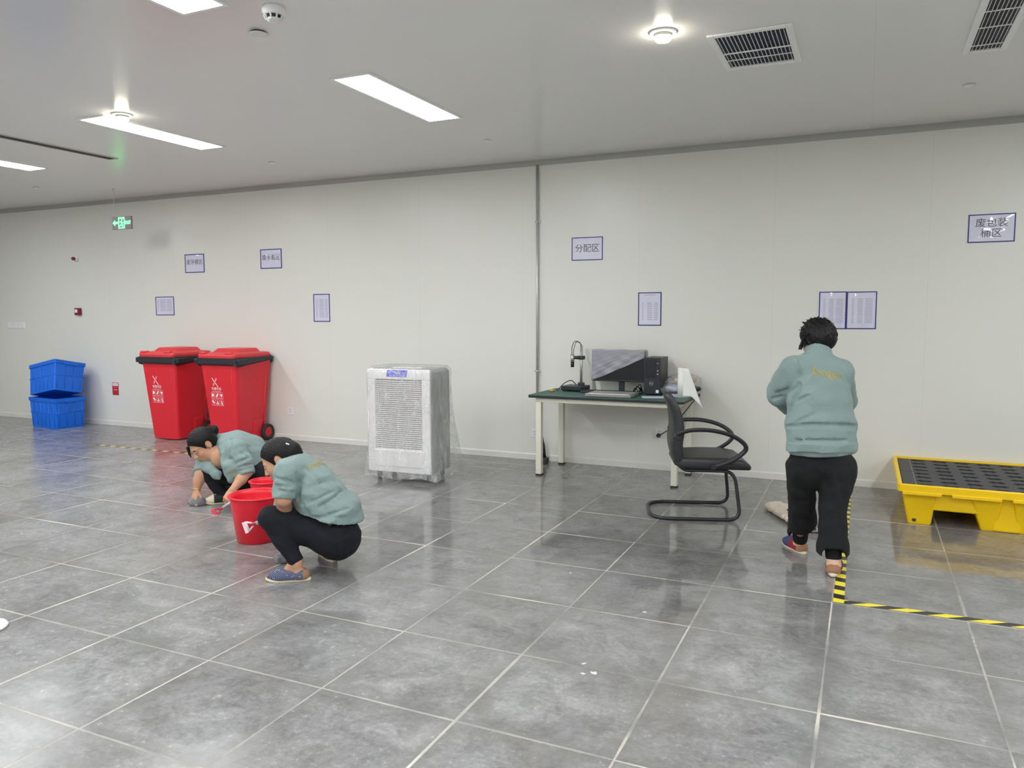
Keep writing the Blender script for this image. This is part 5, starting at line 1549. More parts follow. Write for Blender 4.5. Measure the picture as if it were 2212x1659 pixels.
def rag(label, c, r, seed, tilt=0.0):
    S = Solid(V3(c) - (0.14, 0.14, 0.03), V3(c) + (0.14, 0.14, 0.13), 0.004)
    rnd = random.Random(seed)
    S.ell((c[0], c[1], c[2] + r[2] * 0.75), r, None, 0.02)
    for k in range(9):
        a = rnd.uniform(0, 2 * PI); e = rnd.uniform(0.6, 1.15)
        p0 = V3((c[0], c[1], c[2] + r[2] * rnd.uniform(0.6, 1.3))); p1 = V3((c[0] + r[0] * e * math.cos(a), c[1] + r[1] * e * math.sin(a), c[2] + 0.012 + 0.02 * rnd.random()))
        S.cap(p0, p1, 0.022, 0.012, 0.02)
    S.folds([((1, 0.4, 0.6), 0.035, 0.003, 1.0, 2.0), ((-0.3, 1, 0.8), 0.028, 0.0025, 2.0, 2.0)])
    S.cut((c[0], c[1], c[2] + 0.0015), (0, 0, -1), 0.3)
    o = solid_obj('cleaning_rag', S, 'rag', None, c, 1); o.location = c
    return tag(o, label, 'rag', 'grey cleaning rags')

# ------------------------------------------------------------------ nearer crouching woman, in profile facing left
def bounds(pts, pad): A = np.array([V3(p) for p in pts]); return A.min(0) - pad, A.max(0) + pad

def woman_near():
    hipN, hipF = V3((-2.689, 3.470, 0.211)), V3((-2.801, 3.633, 0.164))
    kneeN, kneeF = V3((-2.955, 3.244, 0.355)), V3((-3.198, 3.705, 0.257))
    ankN, ankF = V3((-2.827, 3.292, 0.109)), V3((-2.882, 3.663, 0.039))
    t0, t1, t2, t3 = V3((-2.749, 3.515, 0.328)), V3((-2.795, 3.482, 0.433)), V3((-2.847, 3.448, 0.527)), V3((-2.889, 3.418, 0.590))
    shN, shF = V3((-2.855, 3.279, 0.612)), V3((-3.004, 3.562, 0.551))
    elN, elF = V3((-2.854, 3.235, 0.477)), V3((-3.167, 3.587, 0.328))
    wrN, wrF = V3((-2.973, 3.379, 0.304)), V3((-3.077, 3.562, 0.080))
    hc = V3((-2.991, 3.365, 0.653))
    origin = V3(((ankN[0] + ankF[0]) / 2, (ankN[1] + ankF[1]) / 2, 0))
    lo, hi = bounds([hipN, hipF, kneeN, kneeF, ankN, ankF, hc, t0, elN, elF], 0.24); lo[2] = 0.004
    h = Head(hc, dirv(-0.84, -0.12, -0.54), dirv(-0.54, 0.0, 0.84), 0.98)
    B = Solid(lo, hi, 0.0045)
    side = dirv(0, 1, 0)
    # trunk and legs (slimmer than the clothes that cover them)
    B.chain([t0, t1, t2, t3], [0.10, 0.10, 0.09, 0.07], 0.05, side, 1.35)
    B.chain([t3, V3((-2.950, 3.389, 0.620))], [0.052, 0.05], 0.03)
    B.chain([hipN, kneeN, ankN], [0.085, 0.050, 0.031], 0.03); B.chain([hipF, kneeF, ankF], [0.085, 0.050, 0.031], 0.03)
    B.chain([t0, hipN], [0.1, 0.09], 0.04); B.chain([t0, hipF], [0.1, 0.09], 0.04)
    for a, y in ((ankN, -0.94), (ankF, 0.6)):
        pass
    toeN = unit(V3((-0.87, -0.48, 0))); toeF = unit(RV * -0.5 + DV * 0.87)
    for a, tv in ((ankN, toeN), (ankF, toeF)):
        f0 = V3((a[0], a[1], 0.040)); B.cap(f0 - tv * 0.03, f0 + tv * 0.085 - V3((0, 0, 0.008)), 0.027, 0.016, 0.015); B.cap(a, f0, 0.033, 0.03, 0.02); B.cap(a + tv * 0.01 - V3((0, 0, 0.01)), f0 + tv * 0.07 + V3((0, 0, 0.004)), 0.03, 0.018, 0.02)
    # arms
    B.chain([shN, elN], [0.045, 0.040], 0.02); B.chain([elN, elN * 0.55 + wrN * 0.45, wrN], [0.041, 0.039, 0.027], 0.015)
    B.ell(elN, (0.043, 0.043, 0.045), None, 0.02)
    B.chain([shF, elF], [0.045, 0.038], 0.02); B.chain([elF, wrF], [0.036, 0.025], 0.015)
    gripN = V3((-3.046, 3.379, 0.326))
    hand(B, wrN, gripN - wrN, dirv(0.1, 0.3, -1), 1, (0.9, 1.2, 0.8))
    hand(B, wrF, dirv(-0.75, 0.0, -0.66), dirv(0.3, 0.1, -1), -1, (0.35, 0.5, 0.4))
    h.build(B)
    B.chain([h.p(-0.02, 0, -0.05), t3], [0.048, 0.055], 0.03)
    root = solid_obj('person', B, ['skin', 'dark_feature', 'lip'], None, origin, 1, lambda c: h.slots(c))
    root.location = origin
    tag(root, 'woman crouching in front in side view, in sage sweatshirt and navy trousers', 'person')

    # trousers
    T = Solid(lo, hi, 0.006)
    T.chain([hipN, V3((-2.816, 3.352, 0.278)), kneeN], [0.118, 0.080, 0.065], 0.03)
    T.chain([kneeN, V3((-2.892, 3.268, 0.231)), ankN], [0.064, 0.053, 0.042], 0.02)
    T.chain([hipF, (hipF + kneeF) / 2, kneeF], [0.118, 0.088, 0.064], 0.03)
    T.chain([kneeF, (kneeF + ankF) / 2, ankF], [0.062, 0.053, 0.042], 0.02)
    T.chain([V3((-2.690, 3.497, 0.214)), V3((-2.742, 3.518, 0.290))], [0.118, 0.104], 0.05, side, 1.35)
    T.cut(V3((-2.834, 3.289, 0.098)), ankN - V3((-2.892, 3.268, 0.231)), 0.085)
    T.cut(ankF, ankF - kneeF, 0.085)
    T.chain([V3((-2.750, 3.492, 0.257)), V3((-2.799, 3.448, 0.279))], [0.11, 0.09], 0.05, side, 1.3)
    T.cut(V3((-2.675, 3.537, 0.341)), (t1 - t0), 0.17)
    T.chain([V3((-2.784, 3.487, 0.303)), V3((-2.822, 3.470, 0.331))], [0.104, 0.080], 0.03, side, 1.3)
    T.fold_local((-2.864, 3.198, 0.392), (-2.744, 3.242, 0.353), 0, 0.005)
    T.fold_local(V3((-2.710, 3.258, 0.361)), V3((-2.666, 3.288, 0.255)), 0, 0.006)
    T.fold_local(V3((-2.880, 3.207, 0.347)), V3((-2.787, 3.250, 0.233)), 0, 0.007)
    T.folds([((0.7, 0.2, 0.7), 0.075, 0.0022, 0.4, 1.5), ((-0.5, 0.3, 0.8), 0.05, 0.0014, 1.4, 1.2)])
    tr = solid_obj('trousers', T, 'trousers', root, origin)
    # sweatshirt
    S = Solid(lo, hi, 0.006)
    S.chain([t0, t1, t2, t3], [0.130, 0.125, 0.110, 0.085], 0.05, side, 1.42)
    S.chain([V3((-2.801, 3.480, 0.411)), V3((-2.818, 3.461, 0.344)), V3((-2.806, 3.466, 0.306))], [0.115, 0.092, 0.08], 0.05, side, 1.4)
    S.chain([shN, V3((-2.907, 3.409, 0.604)), shF], [0.072, 0.078, 0.072], 0.05)
    S.chain([shN, V3((-2.850, 3.248, 0.541))], [0.070, 0.064], 0.03)
    S.cap(V3((-2.850, 3.248, 0.541)), elN, 0.063, 0.062, 0.012, ends=(None, -0.002))
    S.chain([shF, elF], [0.070, 0.058], 0.03)
    # stand-up collar round the neck
    nk = V3((-2.917, 3.405, 0.614)); nd = unit(h.p(-0.02, 0, -0.05) - t3)
    S.cap(nk - nd * 0.03, nk + nd * 0.028, 0.066, 0.058, 0.02, ends=(None, -0.01))
    S.cap(nk + nd * 0.01, nk + nd * 0.09, 0.050, 0.056, 0.004, op='sub')
    # hem band, gathered above the hips
    hemc = V3((-2.737, 3.520, 0.303)); ax = unit(t0 - t1)
    S.cap(t0, hemc + ax * 0.045, 0.130, 0.131, 0.03, side, 1.60)
    S.chain([V3((-2.705, 3.535, 0.338)), V3((-2.670, 3.551, 0.268))], [0.124, 0.098], 0.03, side, 1.65)
    q1, q2 = V3((-2.753, 3.303, 0.363)), V3((-2.570, 3.520, 0.300)); hn = unit(np.cross(q2 - q1, DV)); hn = hn if hn[2] < 0 else -hn
    S.cut((q1 + q2) / 2 + DV * 0.1, hn, 0.34)
    press(S, [([((-2.766, 3.078, 0.628), (-3.222, 3.584, 0.489)), ((-2.751, 3.084, 0.623), (-3.204, 3.592, 0.483)), ((-2.736, 3.091, 0.618), (-3.186, 3.600, 0.477)), ((-2.721, 3.098, 0.613), (-3.169, 3.608, 0.471)), ((-2.706, 3.105, 0.608), (-3.151, 3.616, 0.466)), ((-2.691, 3.112, 0.603), (-3.133, 3.624, 0.460)), ((-2.675, 3.119, 0.598), (-3.116, 3.633, 0.454))], 0.0070), ([((-2.770, 3.076, 0.586), (-3.226, 3.582, 0.440)), ((-2.757, 3.082, 0.585), (-3.211, 3.589, 0.439)), ((-2.744, 3.088, 0.584), (-3.196, 3.596, 0.437)), ((-2.732, 3.093, 0.583), (-3.181, 3.603, 0.436)), ((-2.719, 3.099, 0.581), (-3.166, 3.609, 0.434)), ((-2.706, 3.105, 0.580), (-3.151, 3.616, 0.433)), ((-2.693, 3.111, 0.579), (-3.137, 3.623, 0.431))], 0.0080), ([((-2.764, 3.079, 0.564), (-3.219, 3.585, 0.415)), ((-2.749, 3.086, 0.561), (-3.201, 3.593, 0.411)), ((-2.734, 3.092, 0.558), (-3.184, 3.601, 0.408)), ((-2.719, 3.099, 0.556), (-3.167, 3.609, 0.404)), ((-2.704, 3.106, 0.553), (-3.149, 3.617, 0.401)), ((-2.689, 3.113, 0.550), (-3.132, 3.625, 0.398)), ((-2.674, 3.120, 0.547), (-3.115, 3.633, 0.394))], 0.0060), ([((-2.649, 3.131, 0.598), (-3.085, 3.647, 0.454)), ((-2.651, 3.130, 0.584), (-3.087, 3.646, 0.438)), ((-2.653, 3.130, 0.570), (-3.089, 3.645, 0.422)), ((-2.655, 3.129, 0.557), (-3.091, 3.644, 0.406)), ((-2.656, 3.128, 0.543), (-3.093, 3.643, 0.389)), ((-2.658, 3.127, 0.529), (-3.096, 3.642, 0.373)), ((-2.660, 3.126, 0.515), (-3.098, 3.641, 0.357))], 0.0090), ([((-2.637, 3.137, 0.485), (-3.070, 3.653, 0.323)), ((-2.632, 3.139, 0.474), (-3.065, 3.656, 0.309)), ((-2.628, 3.141, 0.462), (-3.060, 3.658, 0.296)), ((-2.623, 3.143, 0.451), (-3.055, 3.660, 0.282)), ((-2.619, 3.145, 0.439), (-3.050, 3.663, 0.269)), ((-2.614, 3.147, 0.428), (-3.044, 3.665, 0.256)), ((-2.610, 3.149, 0.416), (-3.039, 3.668, 0.242))], 0.0070), ([((-2.617, 3.146, 0.490), (-3.047, 3.664, 0.328)), ((-2.596, 3.156, 0.501), (-3.023, 3.675, 0.341)), ((-2.575, 3.165, 0.511), (-2.999, 3.686, 0.353)), ((-2.555, 3.175, 0.522), (-2.975, 3.697, 0.365)), ((-2.534, 3.184, 0.532), (-2.951, 3.708, 0.377)), ((-2.513, 3.194, 0.543), (-2.927, 3.719, 0.390)), ((-2.492, 3.203, 0.554), (-2.903, 3.730, 0.402))], 0.0050), ([((-2.562, 3.171, 0.411), (-2.983, 3.693, 0.236)), ((-2.539, 3.182, 0.420), (-2.956, 3.705, 0.247)), ((-2.516, 3.192, 0.429), (-2.930, 3.718, 0.257)), ((-2.493, 3.203, 0.438), (-2.903, 3.730, 0.267)), ((-2.470, 3.213, 0.447), (-2.876, 3.742, 0.278)), ((-2.447, 3.224, 0.456), (-2.850, 3.754, 0.288)), ((-2.424, 3.234, 0.465), (-2.823, 3.767, 0.299))], 0.0060), ([((-2.601, 3.153, 0.419), (-3.029, 3.672, 0.245)), ((-2.574, 3.166, 0.418), (-2.998, 3.687, 0.244)), ((-2.547, 3.178, 0.418), (-2.967, 3.701, 0.244)), ((-2.521, 3.190, 0.417), (-2.935, 3.715, 0.243)), ((-2.494, 3.202, 0.417), (-2.904, 3.729, 0.243)), ((-2.467, 3.215, 0.416), (-2.873, 3.744, 0.242)), ((-2.440, 3.227, 0.416), (-2.842, 3.758, 0.241))], 0.0060), ([((-2.621, 3.144, 0.681), (-3.052, 3.662, 0.551)), ((-2.607, 3.151, 0.665), (-3.035, 3.669, 0.532)), ((-2.592, 3.157, 0.649), (-3.019, 3.677, 0.513)), ((-2.578, 3.164, 0.632), (-3.002, 3.684, 0.494)), ((-2.564, 3.170, 0.616), (-2.986, 3.692, 0.475)), ((-2.550, 3.177, 0.599), (-2.969, 3.700, 0.456)), ((-2.536, 3.183, 0.583), (-2.953, 3.707, 0.436))], 0.0040), ([((-2.560, 3.172, 0.470), (-2.981, 3.694, 0.305)), ((-2.541, 3.181, 0.485), (-2.959, 3.704, 0.322)), ((-2.521, 3.190, 0.500), (-2.936, 3.715, 0.339)), ((-2.502, 3.199, 0.514), (-2.914, 3.725, 0.356)), ((-2.483, 3.207, 0.529), (-2.891, 3.735, 0.373)), ((-2.463, 3.216, 0.544), (-2.869, 3.746, 0.390)), ((-2.444, 3.225, 0.558), (-2.846, 3.756, 0.408))], 0.0050), ([((-2.665, 3.124, 0.652), (-3.104, 3.638, 0.517)), ((-2.662, 3.125, 0.642), (-3.100, 3.640, 0.505)), ((-2.658, 3.127, 0.632), (-3.096, 3.642, 0.494)), ((-2.655, 3.129, 0.623), (-3.092, 3.643, 0.483)), ((-2.652, 3.130, 0.613), (-3.088, 3.645, 0.471)), ((-2.648, 3.132, 0.603), (-3.084, 3.647, 0.460)), ((-2.645, 3.133, 0.593), (-3.080, 3.649, 0.448))], 0.0080)])
    S.folds([((0.45, 0.1, 0.9), 0.085, 0.0035, 0.3, 1.6), ((-0.6, 0.4, 0.7), 0.06, 0.0022, 1.9, 1.4), ((0.2, 0.9, 0.5), 0.045, 0.0012, 0.9, 1.8)])
    S.cut((q1 + q2) / 2 + DV * 0.1, hn, 0.34)
    st = solid_obj('sweatshirt', S, 'shirt', root, origin)
    print_on('back_print', 'Angelalign', 0.050, st, V3((-2.749, 3.361, 0.654)), dirv(0.10, 0.98, -0.1), dirv(-0.6, 0.0, 0.8), dirv(0.72, -0.25, 0.62), root, 'gold', origin)
    # hair: smooth cap drawn back to a gathered tail
    Hh = Solid(hc - 0.2, hc + 0.22, 0.0045)
    E = lambda f, s, u, r, k=0.02, op='add': Hh.ell(h.p(f, s, u), V3(r) * h.k, h.A, k, op)
    E(-0.016, 0, 0.034, (0.101, 0.085, 0.094)); E(-0.05, 0, 0.0, (0.065, 0.072, 0.085), 0.03)
    E(0.098, 0, -0.040, (0.090, 0.13, 0.112), 0.006, 'sub'); E(-0.012, -0.08, -0.008, (0.024, 0.022, 0.040), 0.006, 'sub'); E(-0.012, 0.08, -0.008, (0.024, 0.022, 0.040), 0.006, 'sub')
    E(0.02, 0, -0.10, (0.06, 0.10, 0.07), 0.006, 'sub')
    Hh.chain([h.p(-0.07, 0, 0.02), V3((-2.924, 3.401, 0.702)), V3((-2.898, 3.413, 0.678))], [0.062, 0.046, 0.03], 0.03)
    Hh.folds([((0.2, 0.3, 0.9), 0.018, 0.0012, 0.2, 0.8)])
    solid_obj('hair', Hh, 'hair', root, origin)
    bm = BM(); c = V3((-2.894, 3.327, 0.761)) - origin
    tube(bm, [tuple(c - RV * 0.009), tuple(c + RV * 0.009 + UV * -0.006)], 0.0042, 8); obj('hair_clip', bm, 'paper', root)
    shoe(root, origin, V3((-2.770, 3.329, 0.007)) * V3((1, 1, 0)), math.atan2(toeN[1], toeN[0]), 'stripe', 0, 0.94)
    hf = V3((ankF[0], ankF[1], 0)) - toeF * 0.045
    shoe(root, origin, hf, math.atan2(toeF[1], toeF[0]), 'stripe', 0, 0.94)
    scraper('red and white floor scraper held low by the nearer crouching woman', V3((-3.198, 3.309, 0.256)), gripN, dirv(0, -1, 0.2), False, 'scraper_grey')
    rag('grey rag under the right hand of the nearer crouching woman', V3((-3.123, 3.519, 0.012)) * V3((1, 1, 0)), (0.045, 0.04, 0.022), 5)
woman_near()

# ------------------------------------------------------------------ farther crouching woman, bent over towards the left
def woman_far():
    hipN, hipF = V3((-4.329, 4.638, 0.192)), V3((-4.495, 4.849, 0.160))
    kneeN, kneeF = V3((-4.650, 4.415, 0.245)), V3((-4.805, 4.685, 0.204))
    ankN, ankF = V3((-4.539, 4.476, 0.043)), V3((-4.629, 4.721, 0.027))
    t0, t1, t2, t3 = V3((-4.416, 4.742, 0.267)), V3((-4.473, 4.682, 0.356)), V3((-4.533, 4.611, 0.420)), V3((-4.589, 4.541, 0.442))
    shN, shF = V3((-4.400, 4.474, 0.422)), V3((-4.824, 4.632, 0.366))
    elN, elF = V3((-4.279, 4.453, 0.269)), V3((-4.676, 4.370, 0.233))
    wrN, wrF = V3((-4.297, 4.323, 0.158)), V3((-4.688, 4.342, 0.117))
    hc = V3((-4.656, 4.390, 0.465))
    origin = V3(((ankN[0] + ankF[0]) / 2, (ankN[1] + ankF[1]) / 2, 0))
    lo, hi = bounds([hipN, hipF, kneeN, kneeF, ankN, ankF, hc, t0, elN, wrF], 0.24); lo[2] = 0.004
    h = Head(hc, dirv(-0.52, -0.58, -0.63), dirv(-0.50, -0.40, 0.77), 1.05)
    side = dirv(0.25, 0.95, 0)
    B = Solid(lo, hi, 0.0048)
    B.chain([t0, t1, t2, t3], [0.10, 0.10, 0.092, 0.06], 0.05, side, 1.35)
    B.ell(V3((-4.554, 4.459, 0.362)), (0.075, 0.075, 0.09), None, 0.04)
    B.chain([hipN, kneeN, ankN], [0.085, 0.050, 0.031], 0.03); B.chain([hipF, kneeF, ankF], [0.085, 0.050, 0.031], 0.03)
    B.chain([t0, hipN], [0.1, 0.09], 0.04); B.chain([t0, hipF], [0.1, 0.09], 0.04)
    toeN = unit(RV * -0.9 + DV * -0.35); toeF = unit(RV * -0.7 + DV * -0.2)
    for a, tv in ((ankN, toeN), (ankF, toeF)):
        f0 = V3((a[0], a[1], 0.040)); B.cap(f0 - tv * 0.03, f0 + tv * 0.085 - V3((0, 0, 0.008)), 0.027, 0.016, 0.015); B.cap(a, f0, 0.033, 0.03, 0.02); B.cap(a + tv * 0.01 - V3((0, 0, 0.01)), f0 + tv * 0.07 + V3((0, 0, 0.004)), 0.03, 0.018, 0.02)
    B.chain([shN, elN], [0.045, 0.042], 0.02); B.chain([elN, elN * 0.6 + wrN * 0.4, wrN], [0.042, 0.042, 0.027], 0.015)
    B.chain([shF, elF], [0.045, 0.042], 0.02); B.chain([elF, elF * 0.6 + wrF * 0.4, wrF], [0.041, 0.040, 0.026], 0.015)
    gN = V3((-4.304, 4.265, 0.081))
    hand(B, wrN, gN - wrN, dirv(-0.3, 0.4, -0.85), 1, (0.8, 1.1, 0.7), 0.12, 1.02)
    hand(B, wrF, V3((-4.683, 4.312, 0.062)) - wrF, dirv(0.55, 0.55, -0.6), 1, (0.25, 0.45, 0.4), 0.2, 1.0)
    h.build(B)
    B.chain([h.p(-0.02, 0, -0.05), V3((-4.599, 4.482, 0.414))], [0.05, 0.06], 0.03)
    root = solid_obj('person', B, ['skin', 'dark_feature', 'lip'], None, origin, 1, lambda c: h.slots(c))
    root.location = origin
    tag(root, 'woman crouching farther back with a hair bun, in an open collared sage jacket', 'person')
    T = Solid(lo, hi, 0.0065)
    T.chain([hipN, (hipN + kneeN) / 2, kneeN], [0.125, 0.085, 0.058], 0.03)
    T.chain([kneeN, (kneeN + ankN) / 2, ankN], [0.057, 0.050, 0.044], 0.02)
    T.chain([hipF, (hipF + kneeF) / 2, kneeF], [0.12, 0.090, 0.066], 0.03)
    T.chain([kneeF, (kneeF + ankF) / 2, ankF], [0.064, 0.055, 0.046], 0.02)
    T.chain([V3((-4.402, 4.748, 0.180)), t0], [0.125, 0.118], 0.05, side, 1.3)
    T.cut(ankN + V3((0, 0, -0.005)), ankN - kneeN, 0.085); T.cut(ankF, ankF - kneeF, 0.085)
    T.folds([((0.7, 0.2, 0.7), 0.075, 0.0025, 0.4, 1.5), ((-0.5, 0.3, 0.8), 0.05, 0.0015, 1.4, 1.2)])
    solid_obj('trousers', T, 'trousers', root, origin)
    S = Solid(lo, hi, 0.0065)
    S.chain([t0, t1, t2, t3], [0.135, 0.132, 0.118, 0.085], 0.05, side, 1.40)
    S.chain([shN, V3((-4.599, 4.559, 0.416)), shF], [0.080, 0.085, 0.075], 0.05)
    S.chain([shN, V3((-4.314, 4.459, 0.337))], [0.080, 0.072], 0.03)
    S.cap(V3((-4.314, 4.459, 0.337)), V3((-4.272, 4.445, 0.246)), 0.074, 0.066, 0.015, ends=(None, -0.004))
    S.chain([shF, (shF + elF) / 2], [0.07, 0.062], 0.03); S.cap((shF + elF) / 2, elF, 0.066, 0.062, 0.012, ends=(None, 0.004))
    # the jacket fronts hang open below the chest, in front of the thigh
    S.chain([V3((-4.449, 4.474, 0.379)), V3((-4.382, 4.416, 0.303)), V3((-4.368, 4.379, 0.218))], [0.072, 0.074, 0.030], 0.03)
    S.chain([V3((-4.382, 4.482, 0.364)), V3((-4.354, 4.429, 0.282))], [0.06, 0.055], 0.03)
    S.chain([V3((-4.706, 4.422, 0.342)), V3((-4.593, 4.386, 0.292)), V3((-4.497, 4.364, 0.246)), V3((-4.463, 4.357, 0.221))], [0.045, 0.040, 0.030, 0.012], 0.03)
    S.chain([V3((-4.676, 4.513, 0.284)), V3((-4.545, 4.518, 0.264))], [0.06, 0.08], 0.03)
    S.cap(V3((-4.362, 4.315, 0.281)), V3((-4.413, 4.314, 0.355)), 0.008, 0.02, 0.008, op='sub')
    # open collar: two stand-up flaps either side of the neck
    S.chain([V3((-4.627, 4.524, 0.509)), V3((-4.523, 4.462, 0.466)), V3((-4.445, 4.409, 0.401)), V3((-4.440, 4.368, 0.333))], [0.026, 0.032, 0.034, 0.020], 0.012)
    S.chain([V3((-4.724, 4.568, 0.436)), V3((-4.690, 4.473, 0.361)), V3((-4.634, 4.389, 0.324))], [0.03, 0.03, 0.024], 0.012)
    S.chain([V3((-4.572, 4.373, 0.448)), V3((-4.500, 4.351, 0.392)), V3((-4.460, 4.337, 0.333))], [0.050, 0.048, 0.024], 0.006, op='sub')
    press(S, [([((-4.129, 4.158, 0.581), (-4.730, 4.763, 0.451)), ((-4.132, 4.157, 0.560), (-4.733, 4.762, 0.428)), ((-4.134, 4.156, 0.540), (-4.736, 4.760, 0.404)), ((-4.137, 4.155, 0.519), (-4.739, 4.759, 0.380)), ((-4.140, 4.153, 0.498), (-4.742, 4.757, 0.356)), ((-4.143, 4.152, 0.477), (-4.745, 4.756, 0.332)), ((-4.145, 4.151, 0.456), (-4.748, 4.755, 0.308))], 0.0060), ([((-4.145, 4.151, 0.456), (-4.748, 4.755, 0.308)), ((-4.138, 4.154, 0.442), (-4.739, 4.759, 0.292)), ((-4.130, 4.158, 0.428), (-4.731, 4.763, 0.276)), ((-4.122, 4.161, 0.414), (-4.722, 4.767, 0.260)), ((-4.115, 4.165, 0.400), (-4.713, 4.771, 0.243)), ((-4.107, 4.168, 0.386), (-4.704, 4.775, 0.227)), ((-4.099, 4.172, 0.371), (-4.696, 4.779, 0.211))], 0.0090), ([((-4.111, 4.167, 0.402), (-4.708, 4.773, 0.246)), ((-4.094, 4.174, 0.409), (-4.690, 4.781, 0.254)), ((-4.078, 4.182, 0.417), (-4.671, 4.790, 0.263)), ((-4.061, 4.189, 0.424), (-4.652, 4.799, 0.271)), ((-4.045, 4.197, 0.431), (-4.633, 4.807, 0.279)), ((-4.028, 4.204, 0.438), (-4.614, 4.816, 0.288)), ((-4.012, 4.212, 0.446), (-4.595, 4.825, 0.296))], 0.0070), ([((-4.099, 4.172, 0.371), (-4.696, 4.779, 0.211)), ((-4.084, 4.179, 0.375), (-4.678, 4.787, 0.215)), ((-4.068, 4.186, 0.379), (-4.659, 4.795, 0.220)), ((-4.052, 4.194, 0.383), (-4.641, 4.804, 0.224)), ((-4.036, 4.201, 0.387), (-4.623, 4.812, 0.229)), ((-4.020, 4.208, 0.391), (-4.605, 4.820, 0.233)), ((-4.004, 4.215, 0.395), (-4.587, 4.829, 0.238))], 0.0070), ([((-4.094, 4.174, 0.344), (-4.690, 4.781, 0.180)), ((-4.078, 4.182, 0.349), (-4.672, 4.790, 0.185)), ((-4.062, 4.189, 0.353), (-4.653, 4.798, 0.190)), ((-4.047, 4.196, 0.358), (-4.635, 4.806, 0.195)), ((-4.031, 4.203, 0.362), (-4.617, 4.815, 0.200)), ((-4.015, 4.211, 0.367), (-4.599, 4.823, 0.205)), ((-3.999, 4.218, 0.371), (-4.581, 4.831, 0.211))], 0.0060), ([((-4.072, 4.185, 0.480), (-4.664, 4.793, 0.335)), ((-4.063, 4.189, 0.473), (-4.654, 4.798, 0.327)), ((-4.054, 4.193, 0.466), (-4.643, 4.803, 0.319)), ((-4.045, 4.197, 0.459), (-4.633, 4.807, 0.312)), ((-4.036, 4.201, 0.453), (-4.623, 4.812, 0.304)), ((-4.027, 4.205, 0.446), (-4.613, 4.817, 0.296)), ((-4.018, 4.209, 0.439), (-4.603, 4.821, 0.288))], 0.0050)])
    S.folds([((0.45, 0.1, 0.9), 0.085, 0.0035, 0.3, 1.6), ((-0.6, 0.4, 0.7), 0.06, 0.0022, 1.9, 1.4)])
    st = solid_obj('jacket', S, 'shirt', root, origin)
    print_on('chest_print', 'Angelalign', 0.019, st, V3((-4.382, 4.372, 0.276)), dirv(1, 0.2, 0.2), dirv(-0.1, 0, 1), dirv(-0.1, -1, 0), root, 'gold', origin)
    Hh = Solid(hc - 0.2, hc + 0.22, 0.0048)
    E = lambda f, s, u, r, k=0.02, op='add': Hh.ell(h.p(f, s, u), V3(r) * h.k, h.A, k, op)
    E(-0.014, 0, 0.034, (0.102, 0.086, 0.096)); E(-0.05, 0, 0.0, (0.065, 0.072, 0.085), 0.03)
    E(0.098, 0, -0.044, (0.092, 0.13, 0.114), 0.006, 'sub'); E(-0.012, 0.08, -0.012, (0.026, 0.024, 0.042), 0.006, 'sub'); E(-0.012, -0.08, -0.008, (0.024, 0.022, 0.040), 0.006, 'sub')
    E(0.02, 0, -0.10, (0.06, 0.10, 0.07), 0.006, 'sub')
    Hh.chain([h.p(0.078, -0.055, 0.045), h.p(0.10, -0.062, 0.0), h.p(0.112, -0.055, -0.03)], [0.014, 0.008, 0.003], 0.01)
    bun = V3((-4.631, 4.478, 0.567)); Hh.ell(bun, (0.040, 0.040, 0.044), None, 0.012); Hh.cap(bun, h.p(-0.06, 0, 0.06), 0.028, 0.05, 0.02)
    Hh.folds([((0.2, 0.3, 0.9), 0.02, 0.0013, 0.2, 0.8)])
    solid_obj('hair', Hh, 'hair', root, origin)
    bm = BM(); c = V3((-4.637, 4.464, 0.543)) - origin; axb = unit(bun - h.p(-0.06, 0, 0.06)); e1 = unit(np.cross(axb, UV)); e2 = np.cross(axb, e1)
    tube(bm, [tuple(c + (e1 * math.cos(a) + e2 * math.sin(a)) * 0.034) for a in np.linspace(0, 2 * PI, 18, endpoint=False)], 0.007, 8, True); obj('hair_tie', bm, 'hair_tie', root)
    bm = BM(); d = unit(V3((-4.683, 4.312, 0.062)) - wrF); e1 = unit(np.cross(d, UV)); e2 = np.cross(d, e1)
    tube(bm, [tuple(wrF - d * 0.0 - origin + (e1 * math.cos(a) + e2 * math.sin(a)) * 0.0295) for a in np.linspace(0, 2 * PI, 24, endpoint=False)], 0.004, 8, True); obj('bracelet', bm, 'gold_metal', root)
    shoe(root, origin, V3((ankN[0], ankN[1], 0)) - toeN * 0.095, math.atan2(toeN[1], toeN[0]), 'canvas', 0, 0.98)
    shoe(root, origin, V3((ankF[0], ankF[1], 0)) - toeF * 0.06, math.atan2(toeF[1], toeF[0]), 'canvas', 0, 0.98)
    scraper('red floor scraper held to the floor by the farther crouching woman', V3((-4.342, 4.182, 0.009)), V3((-4.290, 4.260, 0.062)), dirv(0.2, -0.8, 0.6), True, 'scraper_silver')
    rag('dark grey rag under the right hand of the farther crouching woman', V3((-4.669, 4.329, 0.016)) * V3((1, 1, 0)), (0.062, 0.055, 0.040), 9)
woman_far()

